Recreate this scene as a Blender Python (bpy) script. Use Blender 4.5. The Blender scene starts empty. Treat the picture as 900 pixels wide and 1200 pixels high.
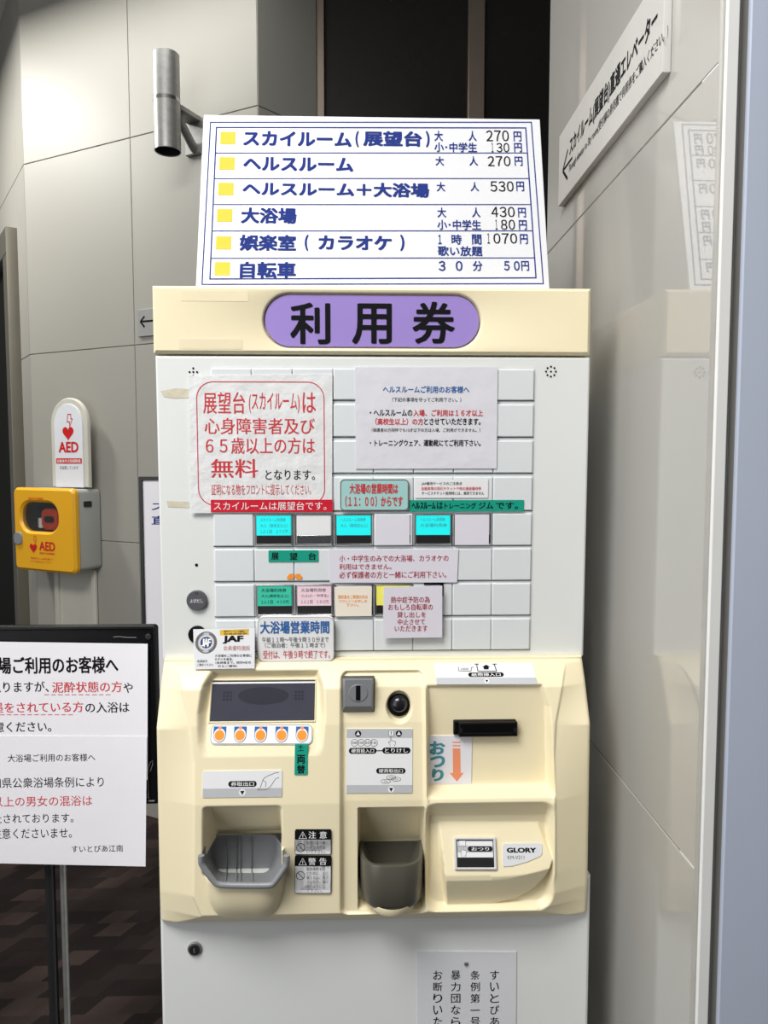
import bpy, math, random
import numpy as np
from mathutils import Vector, Matrix

SC = bpy.context.scene
COL = SC.collection
random.seed(4)

# ------------------------------------------------------------------ camera
FPX = 867.0
EYE = 1.5
YAW = math.radians(1.72)
PITCH = math.radians(3.96)
ROT = Matrix.Rotation(-YAW, 3, 'Z') @ Matrix.Rotation(math.pi / 2 - PITCH, 3, 'X')
CAMPOS = Vector((0, 0, EYE))
cam = bpy.data.cameras.new('camera')
cam.sensor_fit = 'VERTICAL'
cam.sensor_height = 36.0
cam.lens = 36.0 * FPX / 1200.0
cam.clip_start = 0.02
camo = bpy.data.objects.new('camera', cam)
COL.objects.link(camo)
camo.matrix_world = Matrix.Translation(CAMPOS) @ ROT.to_4x4()
SC.camera = camo

# ------------------------------------------------------------------ world, light, exposure
SC.view_settings.view_transform = 'Standard'
SC.view_settings.look = 'None'
SC.view_settings.exposure = 0.38
SC.view_settings.gamma = 1.0
SC.view_settings.use_curve_mapping = False
w = bpy.data.worlds.new('daylight'); SC.world = w
w.use_nodes = True
w.node_tree.nodes['Background'].inputs[0].default_value = (0.92, 0.96, 1.0, 1)
w.node_tree.nodes['Background'].inputs[1].default_value = 0.075


def area(name, loc, rot, sx, sy, power, color=(1, 1, 1)):
    l = bpy.data.lights.new(name, 'AREA')
    l.shape = 'RECTANGLE'; l.size = sx; l.size_y = sy
    l.energy = power; l.color = color
    o = bpy.data.objects.new(name, l); COL.objects.link(o)
    o.location = loc; o.rotation_euler = [math.radians(a) for a in rot]
    return o


area('entrance_daylight', (-2.2, -0.9, 1.9), (90, 0, -45), 2.2, 2.6, 29, (0.97, 0.985, 1.0))
area('lobby_lamp_light', (-0.95, -0.30, 3.40), (0, 0, 0), 1.5, 1.1, 78, (1.0, 0.985, 0.95))
area('hall_lamp_light', (-1.06, 2.62, 3.40), (0, 0, -27.5), 1.5, 0.3, 13, (1.0, 0.98, 0.94))
area('left_wall_fill_light', (-2.3, 3.0, 3.40), (0, 0, 0), 0.3, 0.3, 36, (1.0, 0.98, 0.94))  # added fill out of view, brightens the left return wall


# ------------------------------------------------------------------ helpers
def lin(c):
    r = []
    for v in c[:3]:
        v = v / 255.0
        r.append(v / 12.92 if v <= 0.04045 else ((v + 0.055) / 1.055) ** 2.4)
    return (r[0], r[1], r[2], 1.0)


MATS = {}


def mat(name, rgb, rough=0.5, metal=0.0, noise=0.04, scale=8.0, bump=0.0, bscale=60.0, coat=0.0,
        spec=0.5, emit=0.0, trans=0.0, ior=1.5, alpha=1.0):
    if name in MATS:
        return MATS[name]
    m = bpy.data.materials.new(name); m.use_nodes = True
    nt = m.node_tree; N = nt.nodes; L = nt.links
    b = N['Principled BSDF']
    base = lin(rgb)
    tc = N.new('ShaderNodeTexCoord')
    nz = N.new('ShaderNodeTexNoise'); nz.inputs['Scale'].default_value = scale
    nz.inputs['Detail'].default_value = 4
    L.new(tc.outputs['Object'], nz.inputs['Vector'])
    rp = N.new('ShaderNodeValToRGB')
    rp.color_ramp.elements[0].position = 0.3; rp.color_ramp.elements[1].position = 0.7
    rp.color_ramp.elements[0].color = tuple(max(0, v * (1 - noise)) for v in base[:3]) + (1,)
    rp.color_ramp.elements[1].color = tuple(min(1, v * (1 + noise)) for v in base[:3]) + (1,)
    L.new(nz.outputs['Fac'], rp.inputs['Fac'])
    L.new(rp.outputs['Color'], b.inputs['Base Color'])
    b.inputs['Roughness'].default_value = rough
    b.inputs['Metallic'].default_value = metal
    b.inputs['Specular IOR Level'].default_value = spec
    b.inputs['IOR'].default_value = ior
    b.inputs['Coat Weight'].default_value = coat
    b.inputs['Coat Roughness'].default_value = 0.06
    b.inputs['Transmission Weight'].default_value = trans
    b.inputs['Alpha'].default_value = alpha
    if emit:
        L.new(rp.outputs['Color'], b.inputs['Emission Color'])
        b.inputs['Emission Strength'].default_value = emit
    if bump:
        n2 = N.new('ShaderNodeTexNoise'); n2.inputs['Scale'].default_value = bscale
        n2.inputs['Detail'].default_value = 3
        L.new(tc.outputs['Object'], n2.inputs['Vector'])
        bp = N.new('ShaderNodeBump'); bp.inputs['Strength'].default_value = bump
        bp.inputs['Distance'].default_value = 0.01
        L.new(n2.outputs['Fac'], bp.inputs['Height'])
        L.new(bp.outputs['Normal'], b.inputs['Normal'])
        if coat:
            L.new(bp.outputs['Normal'], b.inputs['Coat Normal'])
    MATS[name] = m
    return m


M_cream = mat('cream_plastic', (240, 228, 193), 0.42, noise=0.015, scale=5, bump=0.02, bscale=400)
M_white = mat('white_enamel', (226, 228, 226), 0.35, noise=0.015, scale=4, bump=0.015, bscale=300)
M_button = mat('button_plastic', (220, 224, 226), 0.33, noise=0.012, scale=20)
M_gap = mat('dark_gap', (40, 40, 40), 0.7)
M_board = mat('sign_board_white', (220, 221, 225), 0.35, noise=0.006)
M_paper = mat('paper_white', (232, 230, 236), 0.6, noise=0.012, scale=12, bump=0.03, bscale=30)
M_lilac = mat('paper_grey_white', (222, 218, 228), 0.55, noise=0.012, scale=12, bump=0.03, bscale=20)
M_lam = mat('laminated_paper', (230, 231, 232), 0.35, noise=0.02, scale=18, bump=0.25, bscale=42, coat=1.0)
M_lam2 = mat('laminated_sheet', (224, 223, 230), 0.35, noise=0.015, scale=14, bump=0.14, bscale=30, coat=1.0)
M_navy = mat('ink_navy', (36, 54, 128), 0.75, spec=0.12)
M_blue = mat('ink_blue', (52, 104, 168), 0.75, spec=0.12)
M_black = mat('ink_black', (18, 18, 21), 0.75, spec=0.12)
M_grey_ink = mat('ink_grey', (90, 90, 92), 0.75, spec=0.12)
M_red = mat('ink_red', (204, 62, 68), 0.75, spec=0.12)
M_dred = mat('ink_dark_red', (168, 40, 58), 0.75, spec=0.12)
M_orange = mat('ink_orange', (244, 150, 60), 0.75, spec=0.12)
M_salmon = mat('ink_salmon', (240, 150, 112), 0.75, spec=0.12)
M_teal = mat('ink_teal', (80, 146, 160), 0.75, spec=0.12)
M_wink = mat('ink_white', (240, 240, 240), 0.75, spec=0.12)
M_pink = mat('ink_pink', (190, 140, 140), 0.75, spec=0.12)
M_yel = mat('yellow_vinyl', (240, 196, 62), 0.6, spec=0.2)
M_redstrip = mat('red_tape', (206, 30, 52), 0.35, bump=0.08, bscale=60)
M_green = mat('green_tape', (22, 156, 132), 0.35, noise=0.03, bump=0.05, bscale=60)
M_purple = mat('purple_acrylic', (160, 138, 208), 0.25, noise=0.02)
M_dark = mat('dark_plastic', (34, 34, 36), 0.35)
M_blackp = mat('black_plastic', (10, 10, 11), 0.3, spec=0.3)
M_grey = mat('grey_plastic', (136, 138, 142), 0.38, noise=0.03, scale=20)
M_olive = mat('olive_grey_plastic', (84, 82, 72), 0.36, noise=0.03, scale=20)
M_coin = mat('coin_slot_grey', (122, 124, 128), 0.4)
M_coin2 = mat('coin_slot_rim', (70, 72, 74), 0.45)
M_screen = mat('display_glass', (66, 66, 78), 0.16, noise=0.05, scale=30)
M_screen2 = mat('display_dot_area', (52, 52, 62), 0.2, noise=0.05, scale=200)
M_label = mat('label_white', (234, 234, 236), 0.4, noise=0.006)
M_band = mat('label_grey_band', (188, 190, 194), 0.4)
M_chrome = mat('polished_metal', (190, 190, 192), 0.22, metal=1.0)
M_steel = mat('brushed_steel', (160, 160, 158), 0.42, metal=0.75, noise=0.1, scale=60)
M_cyan = mat('cyan_label', (30, 226, 228), 0.4, noise=0.02, emit=0.25)
M_mint = mat('green_label', (64, 200, 170), 0.4)
M_pinkl = mat('pink_label', (246, 214, 226), 0.4)
M_yell = mat('yellow_label', (246, 240, 110), 0.4)
M_card = mat('cream_card', (242, 232, 216), 0.5)
M_tealp = mat('pale_teal_plate', (164, 208, 206), 0.35)
M_brown = mat('plate_edge_brown', (118, 96, 98), 0.5)
M_tape = mat('old_tape', (226, 214, 188), 0.35, noise=0.05, scale=60)
M_tapec = mat('tape_on_cream', (236, 222, 190), 0.22, noise=0.02, scale=60)
M_tapetan = mat('torn_tan_tape', (208, 200, 178), 0.5, noise=0.1, scale=120)
M_wall = mat('glazed_wall_panel', (158, 156, 148), 0.5, noise=0.015, scale=2)
M_wallr = mat('polished_wall_panel', (178, 176, 171), 0.03, noise=0.01, scale=2, ior=2.0)
M_joint = mat('panel_joint', (128, 126, 120), 0.7)
M_alu = mat('white_aluminium', (236, 236, 234), 0.4, noise=0.02, scale=12)
M_alug = mat('grey_aluminium', (170, 168, 162), 0.4, noise=0.05, scale=30)
M_bluegrey = mat('blue_grey_panel', (188, 196, 214), 0.4, noise=0.02, scale=3)
M_elev = mat('elevator_dark_panel', (34, 32, 30), 0.22, noise=0.05, scale=5, bump=0.02, bscale=20)
M_elevf = mat('elevator_frame_bronze', (150, 136, 124), 0.35, metal=0.6)
M_doorf = mat('door_frame_steel', (120, 116, 104), 0.35, metal=0.5)
M_doord = mat('door_dark', (24, 23, 20), 0.55, spec=0.15)
M_ceil = mat('ceiling_white', (225, 224, 220), 0.8)
M_aedy = mat('aed_yellow', (238, 176, 36), 0.4, noise=0.02)
M_aedg = mat('aed_grey', (168, 170, 166), 0.45, noise=0.02)
M_aedw = mat('aed_sign_white', (228, 230, 236), 0.4)
M_aedo = mat('aed_pouch_orange', (206, 72, 40), 0.6)
M_aedf = mat('aed_stand_cream', (206, 204, 192), 0.45)
M_aedred = mat('aed_red', (206, 30, 34), 0.45)
M_glass = mat('window_clear', (200, 200, 200), 0.03, trans=1.0, alpha=0.35)
M_chalk = mat('chalk_board', (14, 14, 16), 0.25, spec=0.2, noise=0.1, scale=20, bump=0.02, bscale=40)
M_chalkw = mat('chalk_line', (110, 110, 108), 0.9)
M_frame = mat('black_frame', (30, 29, 29), 0.4)
M_lamp = mat('lamp_diffuser', (255, 250, 240), 0.5, emit=1.5)


def carpet():
    m = bpy.data.materials.new('dark_carpet'); m.use_nodes = True
    nt = m.node_tree; N = nt.nodes; L = nt.links; b = N['Principled BSDF']
    b.inputs['Roughness'].default_value = 0.95
    b.inputs['Specular IOR Level'].default_value = 0.1
    tc = N.new('ShaderNodeTexCoord')
    # sheared coordinates make the woven lozenges
    sx = N.new('ShaderNodeSeparateXYZ'); L.new(tc.outputs['Object'], sx.inputs[0])
    mu = N.new('ShaderNodeMath'); mu.operation = 'MULTIPLY_ADD'
    L.new(sx.outputs['Y'], mu.inputs[0]); mu.inputs[1].default_value = -0.55; L.new(sx.outputs['X'], mu.inputs[2])
    cx = N.new('ShaderNodeCombineXYZ'); L.new(mu.outputs[0], cx.inputs[0]); L.new(sx.outputs['Y'], cx.inputs[1])
    br = N.new('ShaderNodeTexBrick'); L.new(cx.outputs[0], br.inputs['Vector'])
    br.inputs['Scale'].default_value = 7.5
    br.inputs['Mortar Size'].default_value = 0.0
    br.inputs['Bias'].default_value = -0.35
    br.inputs['Brick Width'].default_value = 0.62
    br.inputs['Row Height'].default_value = 0.5
    br.offset = 0.37
    br.inputs['Color1'].default_value = lin((34, 29, 28))
    br.inputs['Color2'].default_value = lin((72, 60, 56))
    wv = N.new('ShaderNodeTexNoise'); wv.inputs['Scale'].default_value = 3.5
    L.new(cx.outputs[0], wv.inputs['Vector'])
    mp = N.new('ShaderNodeMapRange'); L.new(wv.outputs['Fac'], mp.inputs['Value'])
    mp.inputs['From Min'].default_value = 0.35; mp.inputs['From Max'].default_value = 0.65
    mp.inputs['To Min'].default_value = 0.55; mp.inputs['To Max'].default_value = 1.1
    mx = N.new('ShaderNodeMix'); mx.data_type = 'RGBA'; mx.blend_type = 'MULTIPLY'
    mx.inputs[0].default_value = 1.0
    L.new(br.outputs['Color'], mx.inputs[6]); L.new(mp.outputs[0], mx.inputs[7])
    fn = N.new('ShaderNodeTexNoise'); fn.inputs['Scale'].default_value = 420
    L.new(tc.outputs['Object'], fn.inputs['Vector'])
    m2 = N.new('ShaderNodeMix'); m2.data_type = 'RGBA'; m2.blend_type = 'OVERLAY'
    m2.inputs[0].default_value = 0.45
    L.new(mx.outputs[2], m2.inputs[6]); L.new(fn.outputs['Color'], m2.inputs[7])
    L.new(m2.outputs[2], b.inputs['Base Color'])
    bp = N.new('ShaderNodeBump'); bp.inputs['Strength'].default_value = 0.4; bp.inputs['Distance'].default_value = 0.004
    L.new(fn.outputs['Fac'], bp.inputs['Height']); L.new(bp.outputs['Normal'], b.inputs['Normal'])
    return m


M_carpet = carpet()


def ray(px, py):
    return ROT @ Vector(((px - 450.0) / FPX, -(py - 600.0) / FPX, -1.0))


def P(px, py, Y):
    """the point of the vertical plane Y = const that the photograph shows at this pixel"""
    d = ray(px, py)
    return CAMPOS + d * (Y / d.y)


class Fr:
    """a flat frame in the place: origin, right, up, outward normal"""
    def __init__(s, o, ux, uy):
        s.o = Vector(o); s.ux = Vector(ux).normalized()
        s.n = s.ux.cross(Vector(uy)).normalized()
        s.uy = s.n.cross(s.ux).normalized()

    def pt(s, a, b, c=0.0):
        return s.o + s.ux * a + s.uy * b + s.n * c

    def px(s, x, y, c=0.0):
        d = ray(x, y)
        t = (s.o + s.n * c - CAMPOS).dot(s.n) / d.dot(s.n)
        q = CAMPOS + d * t - s.o
        return (q.dot(s.ux), q.dot(s.uy))

    def rect(s, x0, y0, x1, y1, c=0.0):
        xm, ym = (x0 + x1) / 2, (y0 + y1) / 2
        return (s.px(x0, ym, c)[0], s.px(xm, y1, c)[1], s.px(x1, ym, c)[0], s.px(xm, y0, c)[1])

    def sub(s, bl, br, c=0.0):
        a = s.pt(*s.px(*bl, c), c); b = s.pt(*s.px(*br, c), c)
        return Fr(a, b - a, s.uy)

    def off(s, c):
        return Fr(s.o + s.n * c, s.ux, s.uy)


def rr(a0, b0, a1, b1, r, n=6):
    r = min(r, (a1 - a0) / 2 - 1e-6, (b1 - b0) / 2 - 1e-6)
    if r <= 1e-5:
        return [(a0, b0), (a1, b0), (a1, b1), (a0, b1)]
    pts = []
    for cx, cy, s in ((a1 - r, b0 + r, -90), (a1 - r, b1 - r, 0), (a0 + r, b1 - r, 90), (a0 + r, b0 + r, 180)):
        for k in range(n + 1):
            t = math.radians(s + 90.0 * k / n)
            pts.append((cx + r * math.cos(t), cy + r * math.sin(t)))
    return pts


def ell(cx, cy, rx, ry=None, n=28, t0=0, t1=360):
    ry = rx if ry is None else ry
    full = abs(t1 - t0) >= 360
    k = n if full else n + 1
    return [(cx + rx * math.cos(math.radians(t0 + (t1 - t0) * i / n)),
             cy + ry * math.sin(math.radians(t0 + (t1 - t0) * i / n))) for i in range(k)]


def inset(pts, d):
    """offset an outline inwards; corners that would turn inside out collapse to one point"""
    n = len(pts); out = []
    P_ = [Vector(p) for p in pts]
    for i in range(n):
        e1 = (P_[i] - P_[i - 1]); e2 = (P_[(i + 1) % n] - P_[i])
        if e1.length < 1e-9 or e2.length < 1e-9:
            out.append(P_[i].copy()); continue
        e1.normalize(); e2.normalize()
        n1 = Vector((-e1.y, e1.x)); n2 = Vector((-e2.y, e2.x))
        m = (n1 + n2)
        if m.length < 1e-6:
            m = n1
        m.normalize()
        out.append(P_[i] + m * (d / max(0.35, m.dot(n1))))
    bad = [(out[(i + 1) % n] - out[i]).dot(P_[(i + 1) % n] - P_[i]) <= 0 for i in range(n)]   # edge i -> i+1
    if any(bad) and not all(bad):
        st = next(i for i in range(n) if not bad[i])
        i = st + 1
        while i < st + n:
            if bad[i % n]:
                k = i
                while bad[k % n]:
                    k += 1
                a0, a1 = out[(i - 1) % n], out[i % n]       # good edge before
                b0, b1 = out[k % n], out[(k + 1) % n]       # good edge after
                r = a1 - a0; q = b1 - b0
                den = r.x * q.y - r.y * q.x
                if abs(den) > 1e-14:
                    t = ((b0.x - a0.x) * q.y - (b0.y - a0.y) * q.x) / den
                    x = a0 + r * t
                else:
                    x = (a1 + b0) / 2
                for g in range(i, k + 1):
                    out[g % n] = x.copy()
                i = k
            i += 1
    return [tuple(p) for p in out]


CHILD_ORIGIN = {}


class MB:
    def __init__(s):
        s.v = []; s.f = []; s.mi = []; s.fl = []; s.mats = []

    def m(s, mt):
        if mt not in s.mats:
            s.mats.append(mt)
        return s.mats.index(mt)

    def add(s, vs, fs, mt, flat=False):
        k = len(s.v); i = s.m(mt)
        s.v += [Vector(p) for p in vs]
        for f in fs:
            s.f.append(tuple(k + j for j in f)); s.mi.append(i)
            s.fl.append(False)

    def face(s, vs, mt):
        s.add(vs, [tuple(range(len(vs)))], mt, True)

    def flat(s, fr, pts, c, mt):
        s.face([fr.pt(a, b, c) for a, b in pts], mt)

    def strip(s, fr, p, q, wd, c, mt):
        p = Vector(p); q = Vector(q); d = (q - p)
        if d.length < 1e-9:
            return
        d.normalize(); n = Vector((-d.y, d.x)) * wd / 2
        s.flat(fr, [tuple(p - n), tuple(q - n), tuple(q + n), tuple(p + n)], c, mt)

    def loop(s, fr, pts, wd, c, mt, closed=True):
        """outline of constant width, as one ring of quads"""
        if closed:
            inn = inset(pts, wd / 2); outp = inset(pts, -wd / 2)
            n = len(pts)
            s.add([fr.pt(a, b, c) for a, b in outp] + [fr.pt(a, b, c) for a, b in inn],
                  [(i, (i + 1) % n, n + (i + 1) % n, n + i) for i in range(n)], mt)
        else:
            for i in range(len(pts) - 1):
                s.strip(fr, pts[i], pts[i + 1], wd, c, mt)

    def ext(s, fr, pts, c0, c1, mt, ch=0.0, back=True):
        """extruded outline with a chamfered front"""
        n = len(pts)
        rings = [(pts, c0)]
        if ch > 0:
            rings.append((pts, c1 - ch))
            rings.append((inset(pts, ch * 0.35), c1 - ch * 0.35))
            rings.append((inset(pts, ch), c1))
        else:
            rings.append((pts, c1))
        vs = []
        for pp, c in rings:
            vs += [fr.pt(a, b, c) for a, b in pp]
        fs = []
        for k in range(len(rings) - 1):
            for i in range(n):
                j = (i + 1) % n
                fs.append((k * n + i, k * n + j, (k + 1) * n + j, (k + 1) * n + i))
        fs.append(tuple((len(rings) - 1) * n + i for i in range(n)))
        if back:
            fs.append(tuple(reversed(range(n))))
        s.add(vs, fs, mt)
        for k in range(1, 3 if back else 2):
            s.fl[-k] = True

    def ring(s, fr, outer, inner, c0, c1, mt, ch=0.0):
        n = len(outer)
        rows = [(outer, c0), (outer, c1 - ch)]
        if ch:
            rows.append((inset(outer, ch), c1))
        if ch:
            rows.append((inset(inner, -ch), c1))
        rows.append((inner, c1 - ch)); rows.append((inner, c0))
        vs = []
        for pp, c in rows:
            vs += [fr.pt(a, b, c) for a, b in pp]
        fs = []
        R = len(rows)
        for k in range(R):
            k2 = (k + 1) % R
            for i in range(n):
                j = (i + 1) % n
                fs.append((k * n + i, k * n + j, k2 * n + j, k2 * n + i))
        k0 = len(s.fl)
        s.add(vs, fs, mt)
        fr_ = 2 if ch else 1
        for i in range(n):
            s.fl[k0 + fr_ * n + i] = True

    def box(s, lo, hi, mt, ch=0.0):
        fr = Fr((lo[0], lo[1], lo[2]), (1, 0, 0), (0, 0, 1))
        s.ext(fr, rr(0, 0, hi[0] - lo[0], hi[2] - lo[2], 0), -(hi[1] - lo[1]), 0, mt, ch)

    def tube(s, pts, r, mt, n=10, cap=True):
        pts = [Vector(p) for p in pts]
        vs = []; K = len(pts)
        up = Vector((0.13, 0.21, 0.97))
        for i, p in enumerate(pts):
            t = (pts[min(i + 1, K - 1)] - pts[max(i - 1, 0)]).normalized()
            a = t.cross(up)
            if a.length < 0.1:
                a = t.cross(Vector((1, 0.2, 0)))
            a.normalize(); b = t.cross(a)
            rad = r[i] if isinstance(r, (list, tuple)) else r
            for k in range(n):
                th = 2 * math.pi * k / n
                vs.append(p + a * (rad * math.cos(th)) + b * (rad * math.sin(th)))
        fs = []
        for i in range(K - 1):
            for k in range(n):
                j = (k + 1) % n
                fs.append((i * n + k, i * n + j, (i + 1) * n + j, (i + 1) * n + k))
        if cap:
            fs.append(tuple(range(n))); fs.append(tuple((K - 1) * n + k for k in range(n)))
        s.add(vs, fs, mt)

    def grid(s, rows, mt, flip=False):
        n = len(rows[0]); vs = [p for r in rows for p in r]; fs = []
        for i in range(len(rows) - 1):
            for k in range(n - 1):
                q = (i * n + k, i * n + k + 1, (i + 1) * n + k + 1, (i + 1) * n + k)
                fs.append(q[::-1] if flip else q)
        s.add(vs, fs, mt)

    def text(s, fr, body, box, c, mt, bold=0.0, raw=False):
        """box: ink rectangle, photo pixels (or frame metres when raw)"""
        me = glyphs(body, 0)
        if me is None:
            return
        vs, fs, (x0, x1, y0, y1) = me
        x0 -= bold; x1 += bold; y0 -= bold * .8; y1 += bold * .8
        a0, b0, a1, b1 = box if raw else fr.rect(*box, c)
        sx = (a1 - a0) / max(1e-6, x1 - x0); sy = (b1 - b0) / max(1e-6, y1 - y0)
        if bold > .016:
            sh = [(-bold, -bold * .5), (bold, -bold * .5), (bold, bold * .5), (-bold, bold * .5), (0, -bold * .8), (0, bold * .8)]
        elif bold > .005:
            sh = [(-bold, 0), (bold, 0)]
        else:
            sh = [(0, 0)]
        for k, (dx, dy) in enumerate(sh):
            s.add([fr.pt(a0 + (x + dx - x0) * sx, b0 + (y + dy - y0) * sy, c + k * .00002) for x, y in vs], fs, mt, True)

    def build(s, name, parent=None, origin=None, smooth=30, mods=None):
        if origin is None:
            xs = [min(p[i] for p in s.v) for i in range(3)]; xe = [max(p[i] for p in s.v) for i in range(3)]
            origin = Vector(((xs[0] + xe[0]) / 2, (xs[1] + xe[1]) / 2, xs[2]))
        origin = Vector(origin)
        me = bpy.data.meshes.new(name)
        me.from_pydata([tuple(p - origin) for p in s.v], [], s.f)
        for m_ in s.mats:
            me.materials.append(m_)
        me.polygons.foreach_set('material_index', s.mi)
        me.validate()
        if smooth:
            me.shade_smooth(); me.set_sharp_from_angle(angle=math.radians(smooth))
            hard = set()
            for f, k in zip(s.f, s.fl):
                if k:
                    for i in range(len(f)):
                        hard.add((min(f[i - 1], f[i]), max(f[i - 1], f[i])))
            if hard:
                for e in me.edges:
                    v0, v1 = e.vertices
                    if (min(v0, v1), max(v0, v1)) in hard:
                        e.use_edge_sharp = True
        o = bpy.data.objects.new(name, me); COL.objects.link(o)
        CHILD_ORIGIN[o.name] = origin
        if parent is not None:
            o.parent = parent
            o.location = origin - CHILD_ORIGIN[parent.name]
        else:
            o.location = origin
        return o


_gl = {}


def glyphs(body, bold):
    key = (body, bold)
    if key in _gl:
        return _gl[key]
    cu = bpy.data.curves.new('lettering', 'FONT'); cu.body = body; cu.size = 1.0
    cu.resolution_u = 3
    cu.offset = bold
    o = bpy.data.objects.new('lettering', cu); COL.objects.link(o)
    dg = bpy.context.evaluated_depsgraph_get()
    me = bpy.data.meshes.new_from_object(o.evaluated_get(dg))
    vs = [(v.co.x, v.co.y) for v in me.vertices]; fs = [tuple(p.vertices) for p in me.polygons]
    bpy.data.objects.remove(o); bpy.data.curves.remove(cu); bpy.data.meshes.remove(me)
    if not vs:
        _gl[key] = None; return None
    xs = [v[0] for v in vs]; ys = [v[1] for v in vs]
    _gl[key] = (vs, fs, (min(xs), max(xs), min(ys), max(ys)))
    return _gl[key]


def tag(o, label, cat=None, group=None):
    o['label'] = label
    if cat:
        o['category'] = cat
    if group:
        o['group'] = group
    return o


def empty(name, loc, label, cat, group=None):
    o = bpy.data.objects.new(name, None); COL.objects.link(o); o.location = loc
    o.empty_display_size = 0.1
    CHILD_ORIGIN[o.name] = Vector(loc)
    return tag(o, label, cat, group)


def structure(o):
    o['kind'] = 'structure'; return o


# ------------------------------------------------------------------ the setting
XW = 0.358                                    # the polished wall on the right
b = MB(); b.box((-5, -3.2, -0.05), (3.5, 5.5, 0), M_carpet); structure(b.build('floor', origin=(0, 0, 0)))
b = MB(); b.box((-5, -3.2, 3.6), (3.5, 5.5, 3.65), M_ceil); structure(b.build('ceiling'))


def panel_wall(name, fr, ae, be, mt, th=0.02, gap=0.004):
    q = MB()
    q.ext(fr, rr(ae[0], be[0], ae[-1], be[-1], 0), -th - 0.04, -th * 0.2, M_joint)
    for i in range(len(ae) - 1):
        for j in range(len(be) - 1):
            q.ext(fr, rr(ae[i] + gap / 2, be[j] + gap / 2, ae[i + 1] - gap / 2, be[j + 1] - gap / 2, 0),
                  -th, 0, mt, 0.0008)
    return structure(q.build(name))


O_A = P(80, 540, 3.25); O_A.z = 0
t_a = math.radians(117.5)
AW = Fr(O_A, (math.sin(t_a), math.cos(t_a), 0), (0, 0, 1))       # wall behind the AED
aL = AW.px(31, 300)[0]; aR = AW.px(301.5, 60)[0]; aS = AW.px(150, 60)[0]
zA = AW.px(31, 192)[1]; zB = AW.px(41, 415)[1]; zC = AW.px(140, 635)[1]
panel_wall('wall_back', AW, [aL, aS, aR], [0, 0.34, zC, zB, zA, 3.6], M_wall)
t_l = math.radians(-33.2)
LW = Fr(AW.pt(aL, 0), (-math.sin(t_l), -math.cos(t_l), 0), (0, 0, 1))   # left return wall, runs away from the camera
sD = LW.px(26, 400)[0]
panel_wall('wall_left', LW, [-3.2, sD, 0], [0, 0.34, zC, zB, zA, 3.6], M_wall)
t_f = math.radians(44.3)
FW = Fr(AW.pt(aR, 0), (math.sin(t_f), math.cos(t_f), 0), (0, 0, 1))
fE = FW.px(371, 60)[0]
panel_wall('wall_back_return', FW, [0, fE], [0, 0.34, zC, zB, zA, 3.6], M_wall)
# elevator front beyond
pe = FW.pt(fE, 0)
EW = Fr((pe.x, pe.y + 0.02, 0), (1, 0, 0), (0, 0, 1))
x0, x1, x2, x3 = [EW.px(x, 60)[0] for x in (380, 548.5, 567.5, 720)]
b = MB()
b.ext(EW, rr(-0.02, 0, x0, 3.6, 0), -0.05, 0.012, M_elevf, 0.002)
b.ext(EW, rr(x1, 0, x2, 3.6, 0), -0.05, 0.012, M_elevf, 0.002)
b.ext(EW, rr(x3, 0, 2.2, 3.6, 0), -0.05, 0.012, M_elevf, 0.002)
structure(b.build('trim_1'))
for nm, (u0, u1) in (('door_1', (x0, x1)), ('door_2', (x2, x3))):
    b = MB(); b.ext(EW, rr(u0, 0, u1, 3.6, 0), -0.05, -0.012, M_elev, 0.002); structure(b.build(nm))
# polished right wall, its joints at two heights
RW = Fr((XW, 0, 0), (0, -1, 0), (0, 0, 1))
aF = RW.px(643.5, 100)[0]; aN = RW.px(838.5, 300)[0]
zR1 = RW.px(838, 78)[1]; zR0 = RW.px(816, 1021)[1]
panel_wall('wall_right', RW, [aF, aN], [0, 0.27, zR0, zR1, zR1 + (zR1 - zR0), 3.6], M_wallr, gap=0.0022)
# corner jamb facing the camera, gasket and the blue-grey leaf beside it
yj = -aN
b = MB()
b.box((XW - 0.0012, yj - 0.004, 0), (XW + 0.006, yj + 0.004, 3.6), M_alug, 0.0008)
JF = Fr((XW, yj - 0.006, 0), (1, 0, 0), (0, 0, 1))
j0 = -.0015; j1 = JF.px(864, 100)[0]; j2 = JF.px(869.5, 100)[0]; j3 = JF.px(878, 100)[0]
b.ext(JF, rr(0.001, 0, j1, 3.6, 0), -0.05, 0.002, M_alu, 0.0012)
b.ext(JF, rr(j1, 0, j2, 3.6, 0), -0.05, -0.004, M_alug, 0.0008)
structure(b.build('trim_2'))
b = MB(); b.ext(JF, rr(j2, 0, j3, 3.6, 0), -0.06, -0.03, M_blackp); structure(b.build('trim_3'))
b = MB(); b.ext(JF, rr(j3, 0, j3 + 0.9, 3.6, 0), -0.045, -0.002, M_bluegrey, 0.002); structure(b.build('door_3'))
# doorway in the left wall: steel frame and dark leaf
b = MB()
hz = LW.px(22, 264)[1]
sA = LW.px(27, 500)[0]; sB = LW.px(20, 400)[0]
D0 = sB - 1.1
b.ext(LW, [(D0, 0), (sB, 0), (sB, hz - 0.12), (D0, hz - 0.12)], 0.0, 0.012, M_doord)
structure(b.build('door_4'))
b = MB()
b.ext(LW, [(D0, hz - 0.12), (sB + 0.1, hz - 0.12), (sB + 0.1, hz), (D0, hz)], 0, 0.05, M_doorf, 0.004)
b.ext(LW, rr(sB, 0, sB + 0.1, hz - 0.12, 0), 0, 0.05, M_doorf, 0.004)
structure(b.build('trim_4'))


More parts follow.
